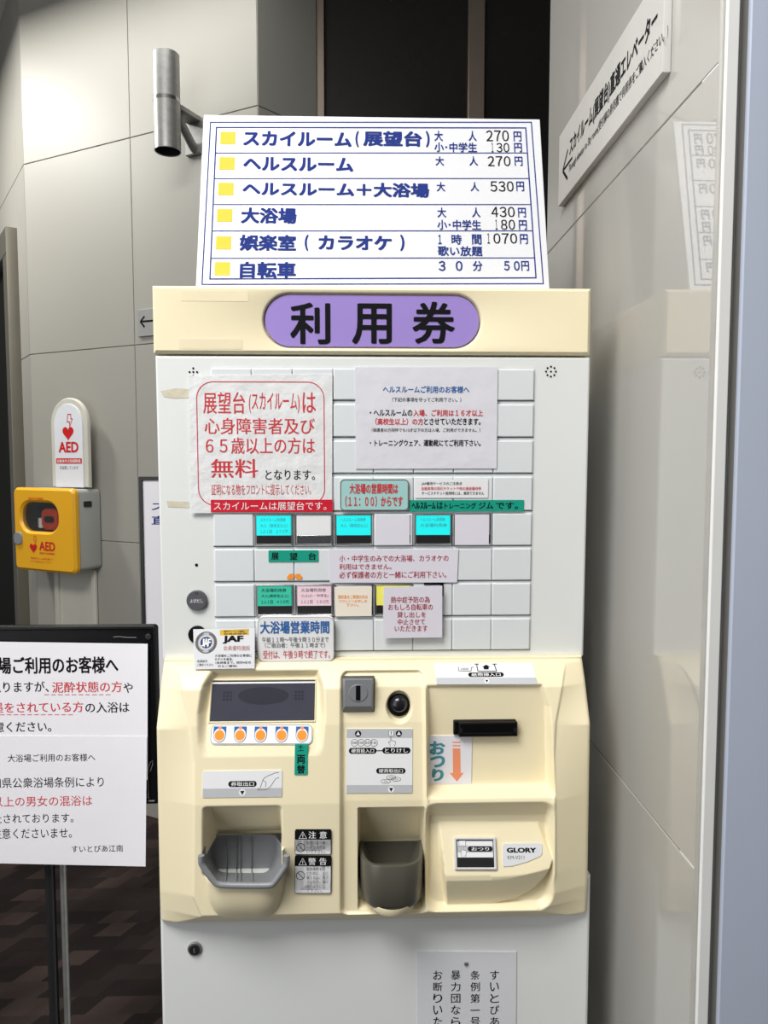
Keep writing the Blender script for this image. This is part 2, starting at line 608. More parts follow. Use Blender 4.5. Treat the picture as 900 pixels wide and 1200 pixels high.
# ------------------------------------------------------------------ the ticket machine
XL = P(178.5, 376, 1.0).x; XR = P(692.5, 376, 1.0).x; XC = (XL + XR) / 2
YB = 1.30  # case back, extended past the cap to shade the gap at the right wall
machine = empty('ticket_machine', (XC, 1.0, 0), 'tall cream and white ticket vending machine with a purple name oval', 'ticket machine')
zcap1 = P(436, 336, 1.0).z; zcap0 = P(436, 415, 1.0).z
# cap
CF = Fr((0, 1.0, 0), (1, 0, 0), (0, 0, 1))
b = MB()
ovx0, ovz0, ovx1, ovz1 = CF.rect(310, 345.5, 562, 406)
outer = rr(XL, zcap0, XR, zcap1, 0.006, 6)
# body of the cap with a pocket for the oval
n_o = len(outer)
oc = ((ovx0 + ovx1) / 2, (ovz0 + ovz1) / 2)
oval_r = (ovz1 - ovz0) / 2
NP = 96


def resample(pts, n):
    L_ = [0.0]
    for i in range(len(pts)):
        L_.append(L_[-1] + (Vector(pts[(i + 1) % len(pts)]) - Vector(pts[i])).length)
    out = []
    k = 0
    for i in range(n):
        t = L_[-1] * i / n
        while L_[k + 1] < t:
            k += 1
        s_ = (t - L_[k]) / max(1e-9, L_[k + 1] - L_[k])
        p = Vector(pts[k]).lerp(Vector(pts[(k + 1) % len(pts)]), s_)
        out.append((p.x, p.y))
    return out


def radial_match(outer_rect, inner, c):
    """for each point of inner, the point on the rounded rectangle seen in the same direction"""
    a0, b0, a1, b1 = outer_rect
    res = []
    for (x, y) in inner:
        dx, dy = x - c[0], y - c[1]
        # spread along the long side: map the capsule onto the rectangle
        t = []
        if dx > 1e-9: t.append((a1 - c[0]) / dx)
        if dx < -1e-9: t.append((a0 - c[0]) / dx)
        if dy > 1e-9: t.append((b1 - c[1]) / dy)
        if dy < -1e-9: t.append((b0 - c[1]) / dy)
        k = min(t)
        res.append((c[0] + dx * k, c[1] + dy * k))
    return res


inner = rr(ovx0 - .002, ovz0 - .002, ovx1 + .002, ovz1 + .002, oval_r + .002, 12)
ch = 0.004
inn_front = inset(inner, -0.004)
o_front = radial_match((XL + ch, zcap0 + ch, XR - ch, zcap1 - ch), inner, oc)
o_mid = radial_match((XL, zcap0, XR, zcap1), inner, oc)
# make sure the four corners exist: snap nearest samples
for tgt_list, m_ in ((o_front, ch), (o_mid, 0)):
    for cx, cz in ((XL + m_, zcap0 + m_), (XR - m_, zcap0 + m_), (XR - m_, zcap1 - m_), (XL + m_, zcap1 - m_)):
        i = min(range(len(tgt_list)), key=lambda i: (tgt_list[i][0] - cx) ** 2 + (tgt_list[i][1] - cz) ** 2)
        tgt_list[i] = (cx, cz)
rows = [(o_mid, -0.19), (o_mid, -ch), (o_front, 0), (inn_front, 0), (inset(inner, -0.0015), -0.0012), (inner, -0.004), (inner, -0.010)]
vs = []; fs = []; nI = len(inner)
for pp, c in rows:
    vs += [CF.pt(a, z, c) for a, z in pp]
for k in range(len(rows) - 1):
    for i in range(nI):
        j = (i + 1) % nI
        fs.append((k * nI + i, k * nI + j, (k + 1) * nI + j, (k + 1) * nI + i))
fs.append(tuple((len(rows) - 1) * nI + i for i in range(nI)))
fs.append(tuple(reversed(range(nI))))
b.add(vs, fs, M_cream)
b.build('cap', machine)
b = MB(); b.ext(CF, rr(ovx0, ovz0, ovx1, ovz1, oval_r, 12), -0.0098, -0.004, M_purple, 0.0005)
plate = b.build('name_plate', machine); plate['label'] = 'purple oval name plate with black lettering'
b = MB()
for s_, bx in (('利', (340, 354.5, 387, 403.3)), ('用', (412.5, 355.5, 459, 403.3)), ('券', (483.3, 353.5, 533, 402.8))):
    b.text(CF, s_, bx, -0.0034, M_black, 0.022)
b.build('lettering', plate)
for bx in ((212, 341, 291, 353), (210, 397, 284, 409)):
    b = MB(); b.ext(CF, rr(*CF.rect(*bx), 0.0005), 0, 0.0003, M_tapec)
    b.build('tape_strip', machine)['label'] = 'strip of shiny clear tape left on the cap'

# upper door, slightly raked
pt = P(436, 417, 1.004); pb = P(436, 772, 1.010)
UP = Fr((0, pb.y, pb.z), (1, 0, 0), (0, pt.y - pb.y, pt.z - pb.z))
ul, uz0 = UP.px(190.8, 772)[0], UP.px(436, 771.5)[1]
ur = UP.px(684.5, 770)[0]; uz1 = UP.px(436, 416.5)[1]
ul = (ul + UP.px(181, 420)[0]) / 2; ur = (ur + UP.px(691.6, 420)[0]) / 2
b = MB()
b.ext(UP, rr(ul, uz0, ur, uz1 - 0.001, 0.002), -0.02, 0, M_white, 0.003)
b.build('upper_door', machine)
# case behind
zf0 = P(436, 1077, 0.955).z
b = MB(); b.box((XL + 0.004, 1.034, 0.04), (XR - 0.004, YB, zcap0 + 0.002), M_white, 0.002)
b.build('case', machine)
b = MB(); b.box((XL + 0.02, 1.0, 0.0), (XR - 0.02, YB - 0.01, 0.045), M_dark, 0.002)
b.build('plinth', machine)
# lower door
YD = 0.966
DF = Fr((0, YD, 0), (1, 0, 0), (0, 0, 1))
dl = DF.px(188.5, 1140)[0]; dr = DF.px(690.5, 1140)[0]
b = MB(); b.ext(DF, rr(dl, 0.05, dr, zf0 + 0.05, 0.003), -0.07, 0, M_white, 0.004)
b.build('lower_door', machine)
lk = DF.px(228.3, 1111)
b = MB()
b.ext(DF, ell(lk[0], lk[1], 0.0096), 0, 0.003, M_steel, 0.001)
b.ext(DF, ell(lk[0], lk[1], 0.0070), 0.003, 0.0045, M_dark, 0.0006)
b.flat(DF, rr(lk[0] - .0009, lk[1] - .004, lk[0] + .0009, lk[1] + .003, .0003), 0.0047, M_steel)
b.build('door_lock', machine)['label'] = 'round dark key lock with a steel rim'

# button grid
gx0 = UP.px(391.3, 620)[0]; gp = (UP.px(622.7, 620)[0] - gx0) / 5.0
gx = [gx0 + gp * (i - 3) for i in range(9)]
rowt = [432.5, 474, 516.5, 559, 602, 643, 684, 725.5]
rowb = [469, 512, 554.5, 598.5, 639.5, 680.5, 721.5, 762]
zt = [UP.px(436, y)[1] for y in rowt]; zb_ = [UP.px(436, y)[1] for y in rowb]
b = MB()
b.flat(UP, rr(gx[0] - .0015, zb_[7] - .0015, gx[8] + .0015, zt[0] + .0015, .0005), 0.0003, M_button)
for r in range(8):
    b.flat(UP, rr(gx[0] - .001, zb_[r] - .0010, gx[8] + .001, zb_[r] + .0006, .0003), 0.0005, mat('button_gap_grey', (98, 100, 100), .7))
b.build('button_field', machine)
TICK = {(4, 1): M_cyan, (4, 2): M_label, (4, 3): M_cyan, (4, 4): M_label, (4, 5): M_cyan, (4, 6): M_label,
        (6, 1): M_mint, (6, 2): M_pinkl, (6, 3): M_label, (6, 4): M_yell}
LBL = {(4, 1): (('スカイルーム利用券', '大人（高校生以上）', '１人１回　２７０円'), M_teal),
       (4, 3): (('ヘルスルーム利用券', '大人（高校生以上）'), M_teal),
       (4, 5): (('ヘルスルーム利用券', '大浴場利用券'), M_teal),
       (6, 1): (('大浴場利用券', '大人(高校生以上)', '１人１回　４３０円'), M_black),
       (6, 2): (('大浴場利用券', '小人(小・中学生)', '１人１回　１８０円'), M_grey_ink)}
LABELTXT = {(4, 1): 'cyan ticket button at the left of its row', (4, 2): 'blank white ticket button with a mirror strip',
            (4, 3): 'cyan ticket button in the middle of its row', (4, 4): 'ticket button hidden under a plain white paper slip',
            (4, 5): 'cyan ticket button at the right of its row', (4, 6): 'ticket button under a white slip at the row end',
            (6, 1): 'green bath ticket button', (6, 2): 'pink bath ticket button',
            (6, 3): 'ticket button behind the cream card', (6, 4): 'yellow ticket button half hidden by a notice'}
for r in range(8):
    for c in range(8):
        a0, a1, b0, b1 = gx[c] + .0005, gx[c + 1] - .0005, zb_[r] + .0004, zt[r]
        if (r, c) in TICK:
            q = MB()
            q.ring(UP, rr(a0 + .0006, b0, a1 - .0006, b1, .001, 3), rr(a0 + .0035, b0 + .003, a1 - .0035, b1 - .0025, .0006, 3), 0, .0042, M_chrome if (r, c) != (4, 4) else M_button, .0012)
            bt = q.build('ticket_button', machine); bt['label'] = LABELTXT[(r, c)]
            i0, i1, k0, k1 = a0 + .0035, a1 - .0035, b0 + .003, b1 - .0025
            ks = k0 + (k1 - k0) * 0.30
            q = MB()
            q.ext(UP, rr(i0, ks, i1, k1, .0004), 0, .0034, TICK[(r, c)], .0003)
            if (r, c) in LBL:
                lines, ink = LBL[(r, c)]
                hh = (k1 - ks) / 3.35
                for k, s_ in enumerate(lines):
                    wd = (i1 - i0) * (0.80 if k else 0.74)
                    x_ = i0 + (i1 - i0) * 0.11
                    zz_ = k1 - hh * (k + 1) - .0012
                    q.text(UP, s_, (x_, zz_ + hh * .18, x_ + wd, zz_ + hh * .82), .0036, ink, 0, raw=True)
            q.build('ticket_label', bt)
            q = MB(); q.ext(UP, rr(i0, k0, i1, ks, .0004), 0, .0032, M_chrome if (r, c) == (4, 2) else M_dark, .0003)
            q.build('indicator_strip', bt)
        else:
            q = MB()
            q.ext(UP, rr(a0, b0, a1, b1, .0008, 3), 0.0002, .0030, M_button, .0012)
            q.build('blank_button', machine)
# paper slips taped over two buttons
for (r, c), nm in (((4, 4), 'plain white paper slip over a button right of the middle cyan ticket'),
                   ((4, 6), 'plain white paper slip over the last ticket button of its row')):
    q = MB()
    q.ext(UP, rr(gx[c] + .0022, zb_[r] + .0016, gx[c + 1] - .0052, zt[r] - .001, .0004), .0044, .0052, M_lilac, .0001)
    tag(q.build('paper_slip'), nm, 'paper slip', 'slips covering ticket buttons')


def dots(name, centre, pts, r):
    q = MB(); ca, cb = UP.px(*centre)
    for dx, dz in pts:
        q.flat(UP, ell(ca + dx, cb + dz, r, n=10), 0.0006, M_blackp)
    return q.build(name, machine)


s_ = 0.0031
dots('speaker_holes', (226.6, 436), [(0, 0), (s_ * 1.6, 0), (-s_ * 1.6, 0), (0, s_ * 1.6), (0, -s_ * 1.6)], .0014)
dots('speaker_holes', (645.5, 435.5), [(0, 0)] + [(.0066 * math.cos(t * math.pi / 4), .0066 * math.sin(t * math.pi / 4)) for t in range(8)], .0014)
dots('pin_hole', (230.3, 662), [(0, 0)], .0021)
k_ = UP.px(231.2, 703.2)
b = MB(); b.ext(UP, ell(*k_, .0140, n=40), 0, .0045, mat('call_disc_grey', (84, 84, 90), .45), .001)
b.text(UP, 'よびだし', (k_[0] - .0088, k_[1] - .0028, k_[0] + .0088, k_[1] + .0024), .0047, M_wink, .01, raw=True)
b.flat(UP, ell(k_[0], k_[1] + .0105, .0022, n=12), .0047, M_chrome)
b.build('call_button', machine)['label'] = 'dark grey round call button with white lettering'
k_ = UP.px(231.5, 743.5)
b = MB(); b.ext(UP, ell(*k_, .0125, n=32), 0, .003, M_blackp, .001); b.build('key_lock', machine)
for px_ in ([(188, 458), (206, 455), (221, 456), (223, 466), (205, 467), (192, 465)], [(195, 587), (221, 588), (222, 595), (197, 594)]):
    b = MB(); b.flat(UP, list(reversed([UP.px(*p) for p in px_])), .0004, M_tapetan)
    b.build('tape_residue', machine)['label'] = 'torn tan tape residue on the white door'


# ---- the moulded cream front
def zz(py, h, px_=436):
    return P(px_, py, 1.0 - h).z


def xx(px_, h, py=900):
    return P(px_, py, 1.0 - h).x


FX0 = xx(182.3, .042, 860); FX1 = xx(692.7, .042, 860)
FZ1 = zz(774.5, .012); FZ0 = zz(1077.5, .042)


def interp(z, knots):
    """knots: (py, h) pairs -> h(z)"""
    ks = sorted((zz(py, h), h) for py, h in knots)
    return np.interp(z, [k[0] for k in ks], [k[1] for k in ks])


def interpx(z, knots, h=.05):
    ks = sorted((zz(py, h), xx(px_, h, py)) for px_, py in knots)
    return np.interp(z, [k[0] for k in ks], [k[1] for k in ks])


def sst(e0, e1, x):
    t = np.clip((x - e0) / (e1 - e0), 0, 1)
    return t * t * (3 - 2 * t)


def sd_rr(x, z, a0, b0, a1, b1, r):
    cx, cz = (a0 + a1) / 2, (b0 + b1) / 2
    qx = np.abs(x - cx) - (a1 - a0) / 2 + r; qz = np.abs(z - cz) - (b1 - b0) / 2 + r
    return np.sqrt(np.maximum(qx, 0) ** 2 + np.maximum(qz, 0) ** 2) + np.minimum(np.maximum(qx, qz), 0) - r


def sd_poly(x, z, pts):
    d = np.full(x.shape, 1e9); s = np.ones(x.shape)
    n = len(pts)
    for i in range(n):
        ax, az = pts[i]; bx, bz = pts[(i + 1) % n]
        ex, ez = bx - ax, bz - az
        wx, wz = x - ax, z - az
        t = np.clip((wx * ex + wz * ez) / (ex * ex + ez * ez), 0, 1)
        d = np.minimum(d, (wx - ex * t) ** 2 + (wz - ez * t) ** 2)
        c1 = z >= az; c2 = z < bz; c3 = ex * wz > ez * wx
        flip = (c1 & c2 & c3) | (~c1 & ~c2 & ~c3)
        s = np.where(flip, -s, s)
    return s * np.sqrt(d)


def PXZ(pts, h):
    return [(P(x, y, 1 - h).x, P(x, y, 1 - h).z) for x, y in pts]


HC = [(774, .001), (778, .008), (806, .030), (848, .042), (940, .0575), (1080, .064)]
HS = [(774, .000), (800, .016), (852, .042), (1040, .044), (1080, .040)]


def face_h(z):
    return interp(z, HC)


def front_height(x, z):
    hc = interp(z, HC); hs = interp(z, HS)
    xl = interpx(z, [(189, 774), (207, 812), (219, 850), (225, 890), (227, 940), (227, 1040), (238, 1064), (262, 1080)])
    xr = interpx(z, [(681, 774), (666, 810), (655, 850), (651, 890), (650, 1020), (645, 1045), (634, 1060), (600, 1080)])
    tl = np.clip((x - FX0) / np.maximum(1e-4, xl - FX0), 0, 1)
    tr = np.clip((FX1 - x) / np.maximum(1e-4, FX1 - xr), 0, 1)
    t = np.minimum(tl, tr)
    h = hs + (hc - hs) * t
    # centre is a touch proud of the side facets
    step = np.minimum(sst(0, .004, x - xl), sst(0, .004, xr - x))
    h = h + 0.003 * step * sst(FZ1, FZ1 - .02, z)
    # --- display recess
    dp = PXZ([(243, 789.5), (374, 788.5), (380, 806), (382, 835), (380, 870), (377, 888), (239, 889), (234, 868), (232, 835), (235, 806)], .035)
    sd = sd_poly(x, z, dp)
    tgt = interp(z, [(789, .006), (797, .009), (886, .0515), (895, .055)])
    m_ = sst(.001, -.011, sd)
    h = h * (1 - m_) + np.minimum(h, tgt) * m_
    # --- centre column, sunk
    a0, a1 = xx(399, .05), xx(499, .05)
    sd = sd_rr(x, z, a0, zz(1068, .055), a1, zz(787, .02), .010)
    m_ = sst(.0012, -.0035, sd)
    h = h - m_ * .0075
    # --- note recess, upright back with a bright ledge below
    bp = PXZ([(500, 806), (640, 805), (646, 830), (648, 938), (499, 939)], .045)
    sd = sd_poly(x, z, bp)
    tgt = interp(z, [(806, .027), (917, .030), (921, .031), (937, .057), (945, .060)])
    m_ = sst(.001, -.0055, sd)
    h = h * (1 - m_) + np.minimum(h, tgt) * m_
    # --- below the ledge: falls back, then the raised key plateau
    sd = sd_rr(x, z, xx(497, .06), zz(1067, .055), xx(651, .06), zz(936, .058), .022)
    tgt = interp(z, [(936, .0610), (940, .0610), (957, .0445), (966, .0430), (1069, .0520), (1075, .054)])
    m_ = sst(.001, -.009, sd)
    h = h * (1 - m_) + np.minimum(h, tgt) * m_
    pl = PXZ([(513, 967), (634, 967), (648.5, 1004), (641, 1024), (627, 1042), (604, 1055), (576, 1061), (521, 1063)], .055)
    sd = sd_poly(x, z, pl)
    tgt = interp(z, [(957, .0435), (967, .0445), (1028, .0690), (1034, .0690), (1062, .0545)])
    # right part of the skirt curves up: its brow follows an arc
    xa = (x - xx(575, .06)) / (xx(648.5, .06) - xx(575, .06))
    brow = np.clip(xa, 0, 1) ** 2 * .024
    tgt2 = interp(z - brow, [(957, .0435), (967, .0445), (1028, .0690), (1034, .0690), (1062, .0545)])
    top = interp(z, [(957, .0435), (967, .0445), (1028, .0690), (1090, .088)])
    tgt = np.minimum(tgt2, top)
    tgt = np.where(xa > 0, np.minimum(top, interp(z - brow, [(950, .080), (1028, .0700), (1034, .0690), (1062, .0545)])), tgt)
    m_ = sst(.0003, -.004, sd)
    h = h * (1 - m_) + np.maximum(h, tgt) * m_
    # --- lower edge bevelled back
    h = np.minimum(h, .043 + .95 * (z - FZ0))
    # --- bulge under the ticket tray
    cx = xx(285.5, .08, 1040)
    rxw = xx(335, .075, 1040) - cx
    zt_, zb2 = zz(1032, .086), zz(1076, .060)
    u = np.clip(np.abs(x - cx) / rxw, 0, 1); v = np.clip((zt_ - z) / (zt_ - zb2), 0, 1)
    rad = (u ** 4 + v ** 2.6) ** (1 / 2.6)
    bl = .048 + .038 * np.sqrt(np.clip(1 - rad ** 2.4, 0, 1))
    mk = (rad < 1) & (z < zz(1000, .08))
    h = np.where(mk, np.maximum(h, bl), h)
    # --- ticket outlet
    a0, a1 = xx(238, .056, 960), xx(331, .056, 960)
    sd = sd_rr(x, z, a0, zz(1036, .086), a1, zz(941, .057), .006)
    tgt = interp(z, [(938, .052), (944, .046), (966, .012), (971, -.004), (1040, -.008)])
    m_ = sst(.001, -.008, sd)
    h = h * (1 - m_) + np.minimum(h, tgt) * m_
    # --- coin return pocket
    a0, a1 = xx(419.5, .05, 980), xx(497.5, .05, 980)
    sd = sd_rr(x, z, a0, zz(1066, .06), a1, zz(945.5, .051), .003)
    tgt = interp(z, [(944, .040), (955, .030), (984, .004), (1080, -.004)])
    m_ = sst(.0004, -.0022, sd)
    h = h * (1 - m_) + np.minimum(h, tgt) * m_
    # --- return button dish
    q = P(467.5, 828, 1 - .030)
    rr_ = np.sqrt(((x - q.x) / .0172) ** 2 + ((z - q.z) / .0205) ** 2)
    m_ = sst(1.03, .80, rr_)
    h = h - m_ * .010
    # --- rounded lower and upper edges
    e = np.clip((z - FZ0) / .006, 0, 1)
    h = h - .006 * (1 - np.sqrt(np.clip(1 - (1 - e) ** 2, 0, 1)))
    ex = np.clip(np.minimum(x - FX0, FX1 - x) / .006, 0, 1)
    h = h - .006 * (1 - np.sqrt(np.clip(1 - (1 - ex) ** 2, 0, 1)))
    return h


NX, NZ = 470, 290
gxs = np.linspace(FX0, FX1, NX); gzs = np.linspace(FZ0, FZ1, NZ)
GX, GZ = np.meshgrid(gxs, gzs)
GH = front_height(GX, GZ)
H_SPLINE = GH


def hat(px_, py):
    """height of the moulded front where the photo shows this pixel"""
    h = .04
    for _ in range(12):
        p = P(px_, py, 1 - h)
        i = int(np.clip((p.x - FX0) / (FX1 - FX0) * (NX - 1) + .5, 0, NX - 1))
        j = int(np.clip((p.z - FZ0) / (FZ1 - FZ0) * (NZ - 1) + .5, 0, NZ - 1))
        h = .5 * h + .5 * float(GH[j, i])
    return h


vs = np.stack([GX, 1.0 - GH, GZ], -1).reshape(-1, 3)
idx = np.arange(NX * NZ).reshape(NZ, NX)
_sd = sd_rr(GX, GZ, xx(238, .056, 960), zz(1036, .086), xx(331, .056, 960), zz(941, .057), .006)
_hole = ((_sd < .0006) & (GZ < zz(985, .02))).reshape(-1)
quads = np.stack([idx[:-1, :-1], idx[:-1, 1:], idx[1:, 1:], idx[1:, :-1]], -1).reshape(-1, 4)
quads = quads[~_hole[quads].all(1)]
# closed back: border ring pushed to the case
border = list(idx[0, :]) + list(idx[1:, -1]) + list(idx[-1, -2::-1]) + list(idx[-2:0, 0])
n0 = len(vs)
bv = vs[border].copy(); bv[:, 1] = 1.034
verts = np.vstack([vs, bv])
nb = len(border)
side = [(border[(i + 1) % nb], border[i], n0 + i, n0 + (i + 1) % nb) for i in range(nb)]
org = Vector((XC, 1.0, FZ0))
me = bpy.data.meshes.new('control_front')
me.from_pydata([tuple(p) for p in (verts - np.array(org)).tolist()], [], [tuple(q) for q in quads.tolist()] + [tuple(int(k) for k in q) for q in side])
me.materials.append(M_cream)
me.shade_smooth(); me.set_sharp_from_angle(angle=math.radians(60))
front = bpy.data.objects.new('control_front', me); COL.objects.link(front)
CHILD_ORIGIN[front.name] = org
front.parent = machine; front.location = org - Vector(machine.location)
front['label'] = 'moulded cream control front with recesses and trays'


def face_frame(tl, tr, bl, lift=0.0):
    """a frame lying on the moulded front through three photo points"""
    q = [P(x, y, 1 - hat(x, y)) for x, y in (tl, tr, bl)]
    f = Fr(q[2], q[1] - q[0], q[0] - q[2])
    return f.off(lift)


def plane_frame(x, y0, h0, y1, h1):
    """frame on the line from (y0,h0) to (y1,h1) going down"""
    a = P(x, y0, 1 - h0); c = P(x, y1, 1 - h1)
    return Fr(c, (1, 0, 0), (0, a.y - c.y, a.z - c.z))


# display and its coin buttons
DS = plane_frame(308, 797, hat(308, 797.5) + .001, 845, hat(308, 845) + .001)
b = MB()
q0 = DS.rect(247.5, 797.5, 369, 845)
b.ring(DS, rr(q0[0] - .0022, q0[1] - .002, q0[2] + .0015, q0[3] + .003, .001, 3), rr(*q0, .0006, 3), -.012, .0012, M_cream, .0008)
b.flat(DS, rr(q0[0], q0[3] - .0040, q0[2], q0[3] - .0018, .0002), .0006, M_alu)
b.ext(DS, rr(*q0, .0005, 3), -.010, .0002, M_screen)
scr = b.build('display', machine); scr['label'] = 'dark glass display'
b = MB()
cx = (q0[0] + q0[2]) / 2; cz = q0[1] + (q0[3] - q0[1]) * .62
b.flat(DS, ell(cx, cz, .034, .0115, n=40), .0004, M_screen2)
for k in (-1, 1):
    for i in range(3):
        for j in range(3):
            u_ = cx + k * .048 + (i - 1) * .0045; v_ = cz + (j - 1) * .0045
            b.flat(DS, rr(u_ - .0016, v_ - .0016, u_ + .0016, v_ + .0016, .0004), .0004, M_screen2)
b.build('display_mask', scr)
SF = face_frame((250, 850), (366, 850), (250, 872), .0012)
b = MB()
qs = SF.rect(246.5, 848.5, 366.5, 872.5)
b.ext(SF, rr(qs[0], qs[1], qs[2], qs[3], .007, 5), -.004, .0006, M_label, .0002)
b.loop(SF, rr(qs[0] + .001, qs[1] + .001, qs[2] - .001, qs[3] - .001, .006, 5), .0005, .0008, M_grey_ink)
strip = b.build('coin_button_strip', machine); strip['label'] = 'white strip of five coin symbols'
for px_ in (257.5, 281.5, 305.5, 330, 354):
    q = SF.px(px_, 860.5)
    b = MB()
    b.ext(SF, [(q[0] - .0082, q[1] + .0098), (q[0] - .0082, q[1] - .001)] + ell(q[0], q[1] - .001, .0082, .0092, n=14, t0=180, t1=360) + [(q[0] + .0082, q[1] + .0098)], .0006, .0012, M_blue, .0002)
    b.flat(SF, ell(q[0], q[1] - .001, .0076, .0086, n=24), .0014, M_label)
    b.flat(SF, ell(q[0], q[1] - .0014, .0064, .0066, n=24), .0016, M_orange)
    b.flat(SF, ell(q[0], q[1] + .0080, .0022, .0022, n=12), .0016, M_salmon)
    b.build('coin_symbol', strip)

# coin slot
CS = face_frame((400, 793), (439, 793), (400, 833), 0.0)
CS = Fr(P(400, 834, 1 - hat(420, 815)), (1, 0, 0), (0, .12, 1))
q = CS.rect(400.5, 793, 439, 834)
b = MB()
b.ext(CS, rr(*q, .0012), -.012, .006, M_coin2, .001)
r0 = rr(q[0] + .0012, q[1] + .0010, q[2] - .0012, q[3] - .0012, .001)
r1 = rr(q[0] + .0045, q[1] + .0105, q[2] - .0042, q[3] - .0016, .001)
n = len(r0)
b.add([CS.pt(a, z, .006) for a, z in r0] + [CS.pt(a, z, .016) for a, z in r1],
      [(i, (i + 1) % n, n + (i + 1) % n, n + i) for i in range(n)] + [tuple(n + i for i in range(n))], M_coin)
cs = b.build('coin_slot', machine); cs['label'] = 'square grey coin slot'
ca, cb = (r1[0][0] + r1[n // 2][0]) / 2, 0
ca = (q[0] + q[2]) / 2; cb = (q[1] + .0105 + q[3] - .0016) / 2
b = MB(); b.ext(CS, ell(ca, cb, .0128, .0118, n=30), .015, .0168, M_coin, .0008)
b.ext(CS, rr(ca - .0030, cb - .0094, ca + .0030, cb + .0098, .0005), .0165, .0171, M_blackp)
b.build('slot_disc', cs)
# return knob
kn = P(467.5, 826, 1 - hat(467.5, 828) + .0)
RB = Fr(kn, (1, 0, 0), (0, .3, 1))
b = MB()
b.ext(RB, ell(0, 0, .0150, n=36), -.008, .003, M_blackp, .001)
rows_ = []
for i in range(9):
    th = math.pi / 2 * i / 8
    rows_.append([RB.pt(.0118 * math.cos(th) * math.cos(2 * math.pi * k / 36), .0015 + .0118 * math.cos(th) * math.sin(2 * math.pi * k / 36), .003 + .0085 * math.sin(th)) for k in range(37)])
b.grid(rows_, mat('knob_black', (26, 26, 34), .22))
b.build('return_knob', machine)['label'] = 'round glossy black coin return knob'
# bill slot
hb = hat(569, 850)
BS = Fr(P(569, 853.5, 1 - hb), (1, 0, 0), (0, 0, 1))
q = BS.rect(532, 846, 606, 864, .010)
b = MB()
b.ext(BS, rr(q[0], q[1] + .0015, q[2], q[3], .0015), -.004, .006, M_blackp, .002)
b.ext(BS, rr(q[0] + .0065, q[1], q[2] + .001, q[3] - .001, .0015), .004, .010, M_blackp, .002)
bs_ = b.build('note_slot', machine); bs_['label'] = 'protruding black banknote slot'
b = MB()
for u_ in (q[0] + .010, q[2] - .003):
    b.flat(BS, rr(u_ - .0014, q[1] + .006, u_ + .0014, q[1] + .013, .001), .0103, M_dark)
b.flat(BS, rr(q[0] + .012, q[1] + .005, q[2] - .006, q[1] + .0062, .0003), .0103, M_dark)
b.build('slot_mouth', bs_)

# ticket tray (scoop)
TF = lambda x, y, h: P(x, y, 1 - h)
back_u = [(248, 978), (248, 1000), (253, 1016), (262, 1021), (308, 1021), (317, 1016), (322, 1000), (322, 978)]
rim_u = [(236, 1001), (236.5, 1011), (249, 1029), (259, 1035.5), (315, 1036), (324, 1029.5), (336, 1011), (336, 1001)]
mid_u = [(240, 992), (241, 1008), (250, 1024), (260, 1029), (312, 1029), (321, 1024), (331, 1008), (332, 992)]
BK = [TF(x, y, .004) for x, y in back_u]
MD = [TF(x, y, .056) for x, y in mid_u]
RM = [TF(x, y, .087) for x, y in rim_u]


def dense(poly, k=4):
    out = []
    for i in range(len(poly) - 1):
        p0 = poly[max(i - 1, 0)]; p1 = poly[i]; p2 = poly[i + 1]; p3 = poly[min(i + 2, len(poly) - 1)]
        for s in range(k):
            t = s / k
            cr = .5 * ((2 * p1) + (p2 - p0) * t + (2 * p0 - 5 * p1 + 4 * p2 - p3) * t * t + (3 * p1 - p0 - 3 * p2 + p3) * t ** 3)
            ln = p1.lerp(p2, t)
            out.append(ln.lerp(cr, .55))
    out.append(poly[-1]); return out


BKd, MDd, RMd = dense(BK), dense(MD), dense(RM)
b = MB()
rows_ = []
for i in range(9):
    t = i / 8
    if t <= .5:
        rows_.append([p.lerp(q_, t * 2) for p, q_ in zip(BKd, MDd)])
    else:
        rows_.append([p.lerp(q_, t * 2 - 1) for p, q_ in zip(MDd, RMd)])
b.grid(rows_, M_grey)
b.face(BKd, M_grey)
out_rows = [RMd, [p + Vector((0, -.001, -.004)) for p in RMd], [p.lerp(q_, .5) + Vector((0, .01, -.007)) for p, q_ in zip(MDd, RMd)]]
b.grid(out_rows, M_grey)
tray = b.build('ticket_tray', machine, smooth=40); tray['label'] = 'grey scoop shaped ticket tray'
b = MB()
b.tube([p + Vector((0, -.001, -.001)) for p in RMd], .0040, M_grey, 10)
b.build('tray_rim', tray, smooth=60)
b = MB()
for x in (266, 277.5, 282, 295):
    b.tube([TF(x, 980, .0065), TF(x, 1019, .0065), TF(x + (x - 285) * .06, 1027, .054), TF(x + (x - 285) * .1, 1034, .083)], .0008, M_grey, 6)
b.build('tray_rib', tray)
# coin cup
cup_c = xx(459, .05, 1030); cup_r = (xx(497.3, .06, 1030) - xx(420.8, .06, 1030)) / 2
zr_s, zr_f, zbtm = zz(993, .03), zz(1016, .088), zz(1068, .088)
b = MB()
NA = 28
H0, HD = .012, .076


def cup_row(rad, z_of, k=1.0):
    r_ = []
    for i in range(NA + 1):
        th = math.pi * (1 - i / NA)
        cs_, sn = math.cos(th), math.sin(th)
        ex = 0.62
        x = cup_c + rad * math.copysign(abs(cs_) ** ex, cs_)
        h = H0 + (HD - (cup_r - rad)) * (abs(sn) ** ex)
        r_.append(Vector((x, 1 - h * k, z_of(abs(sn) ** ex))))
    return r_


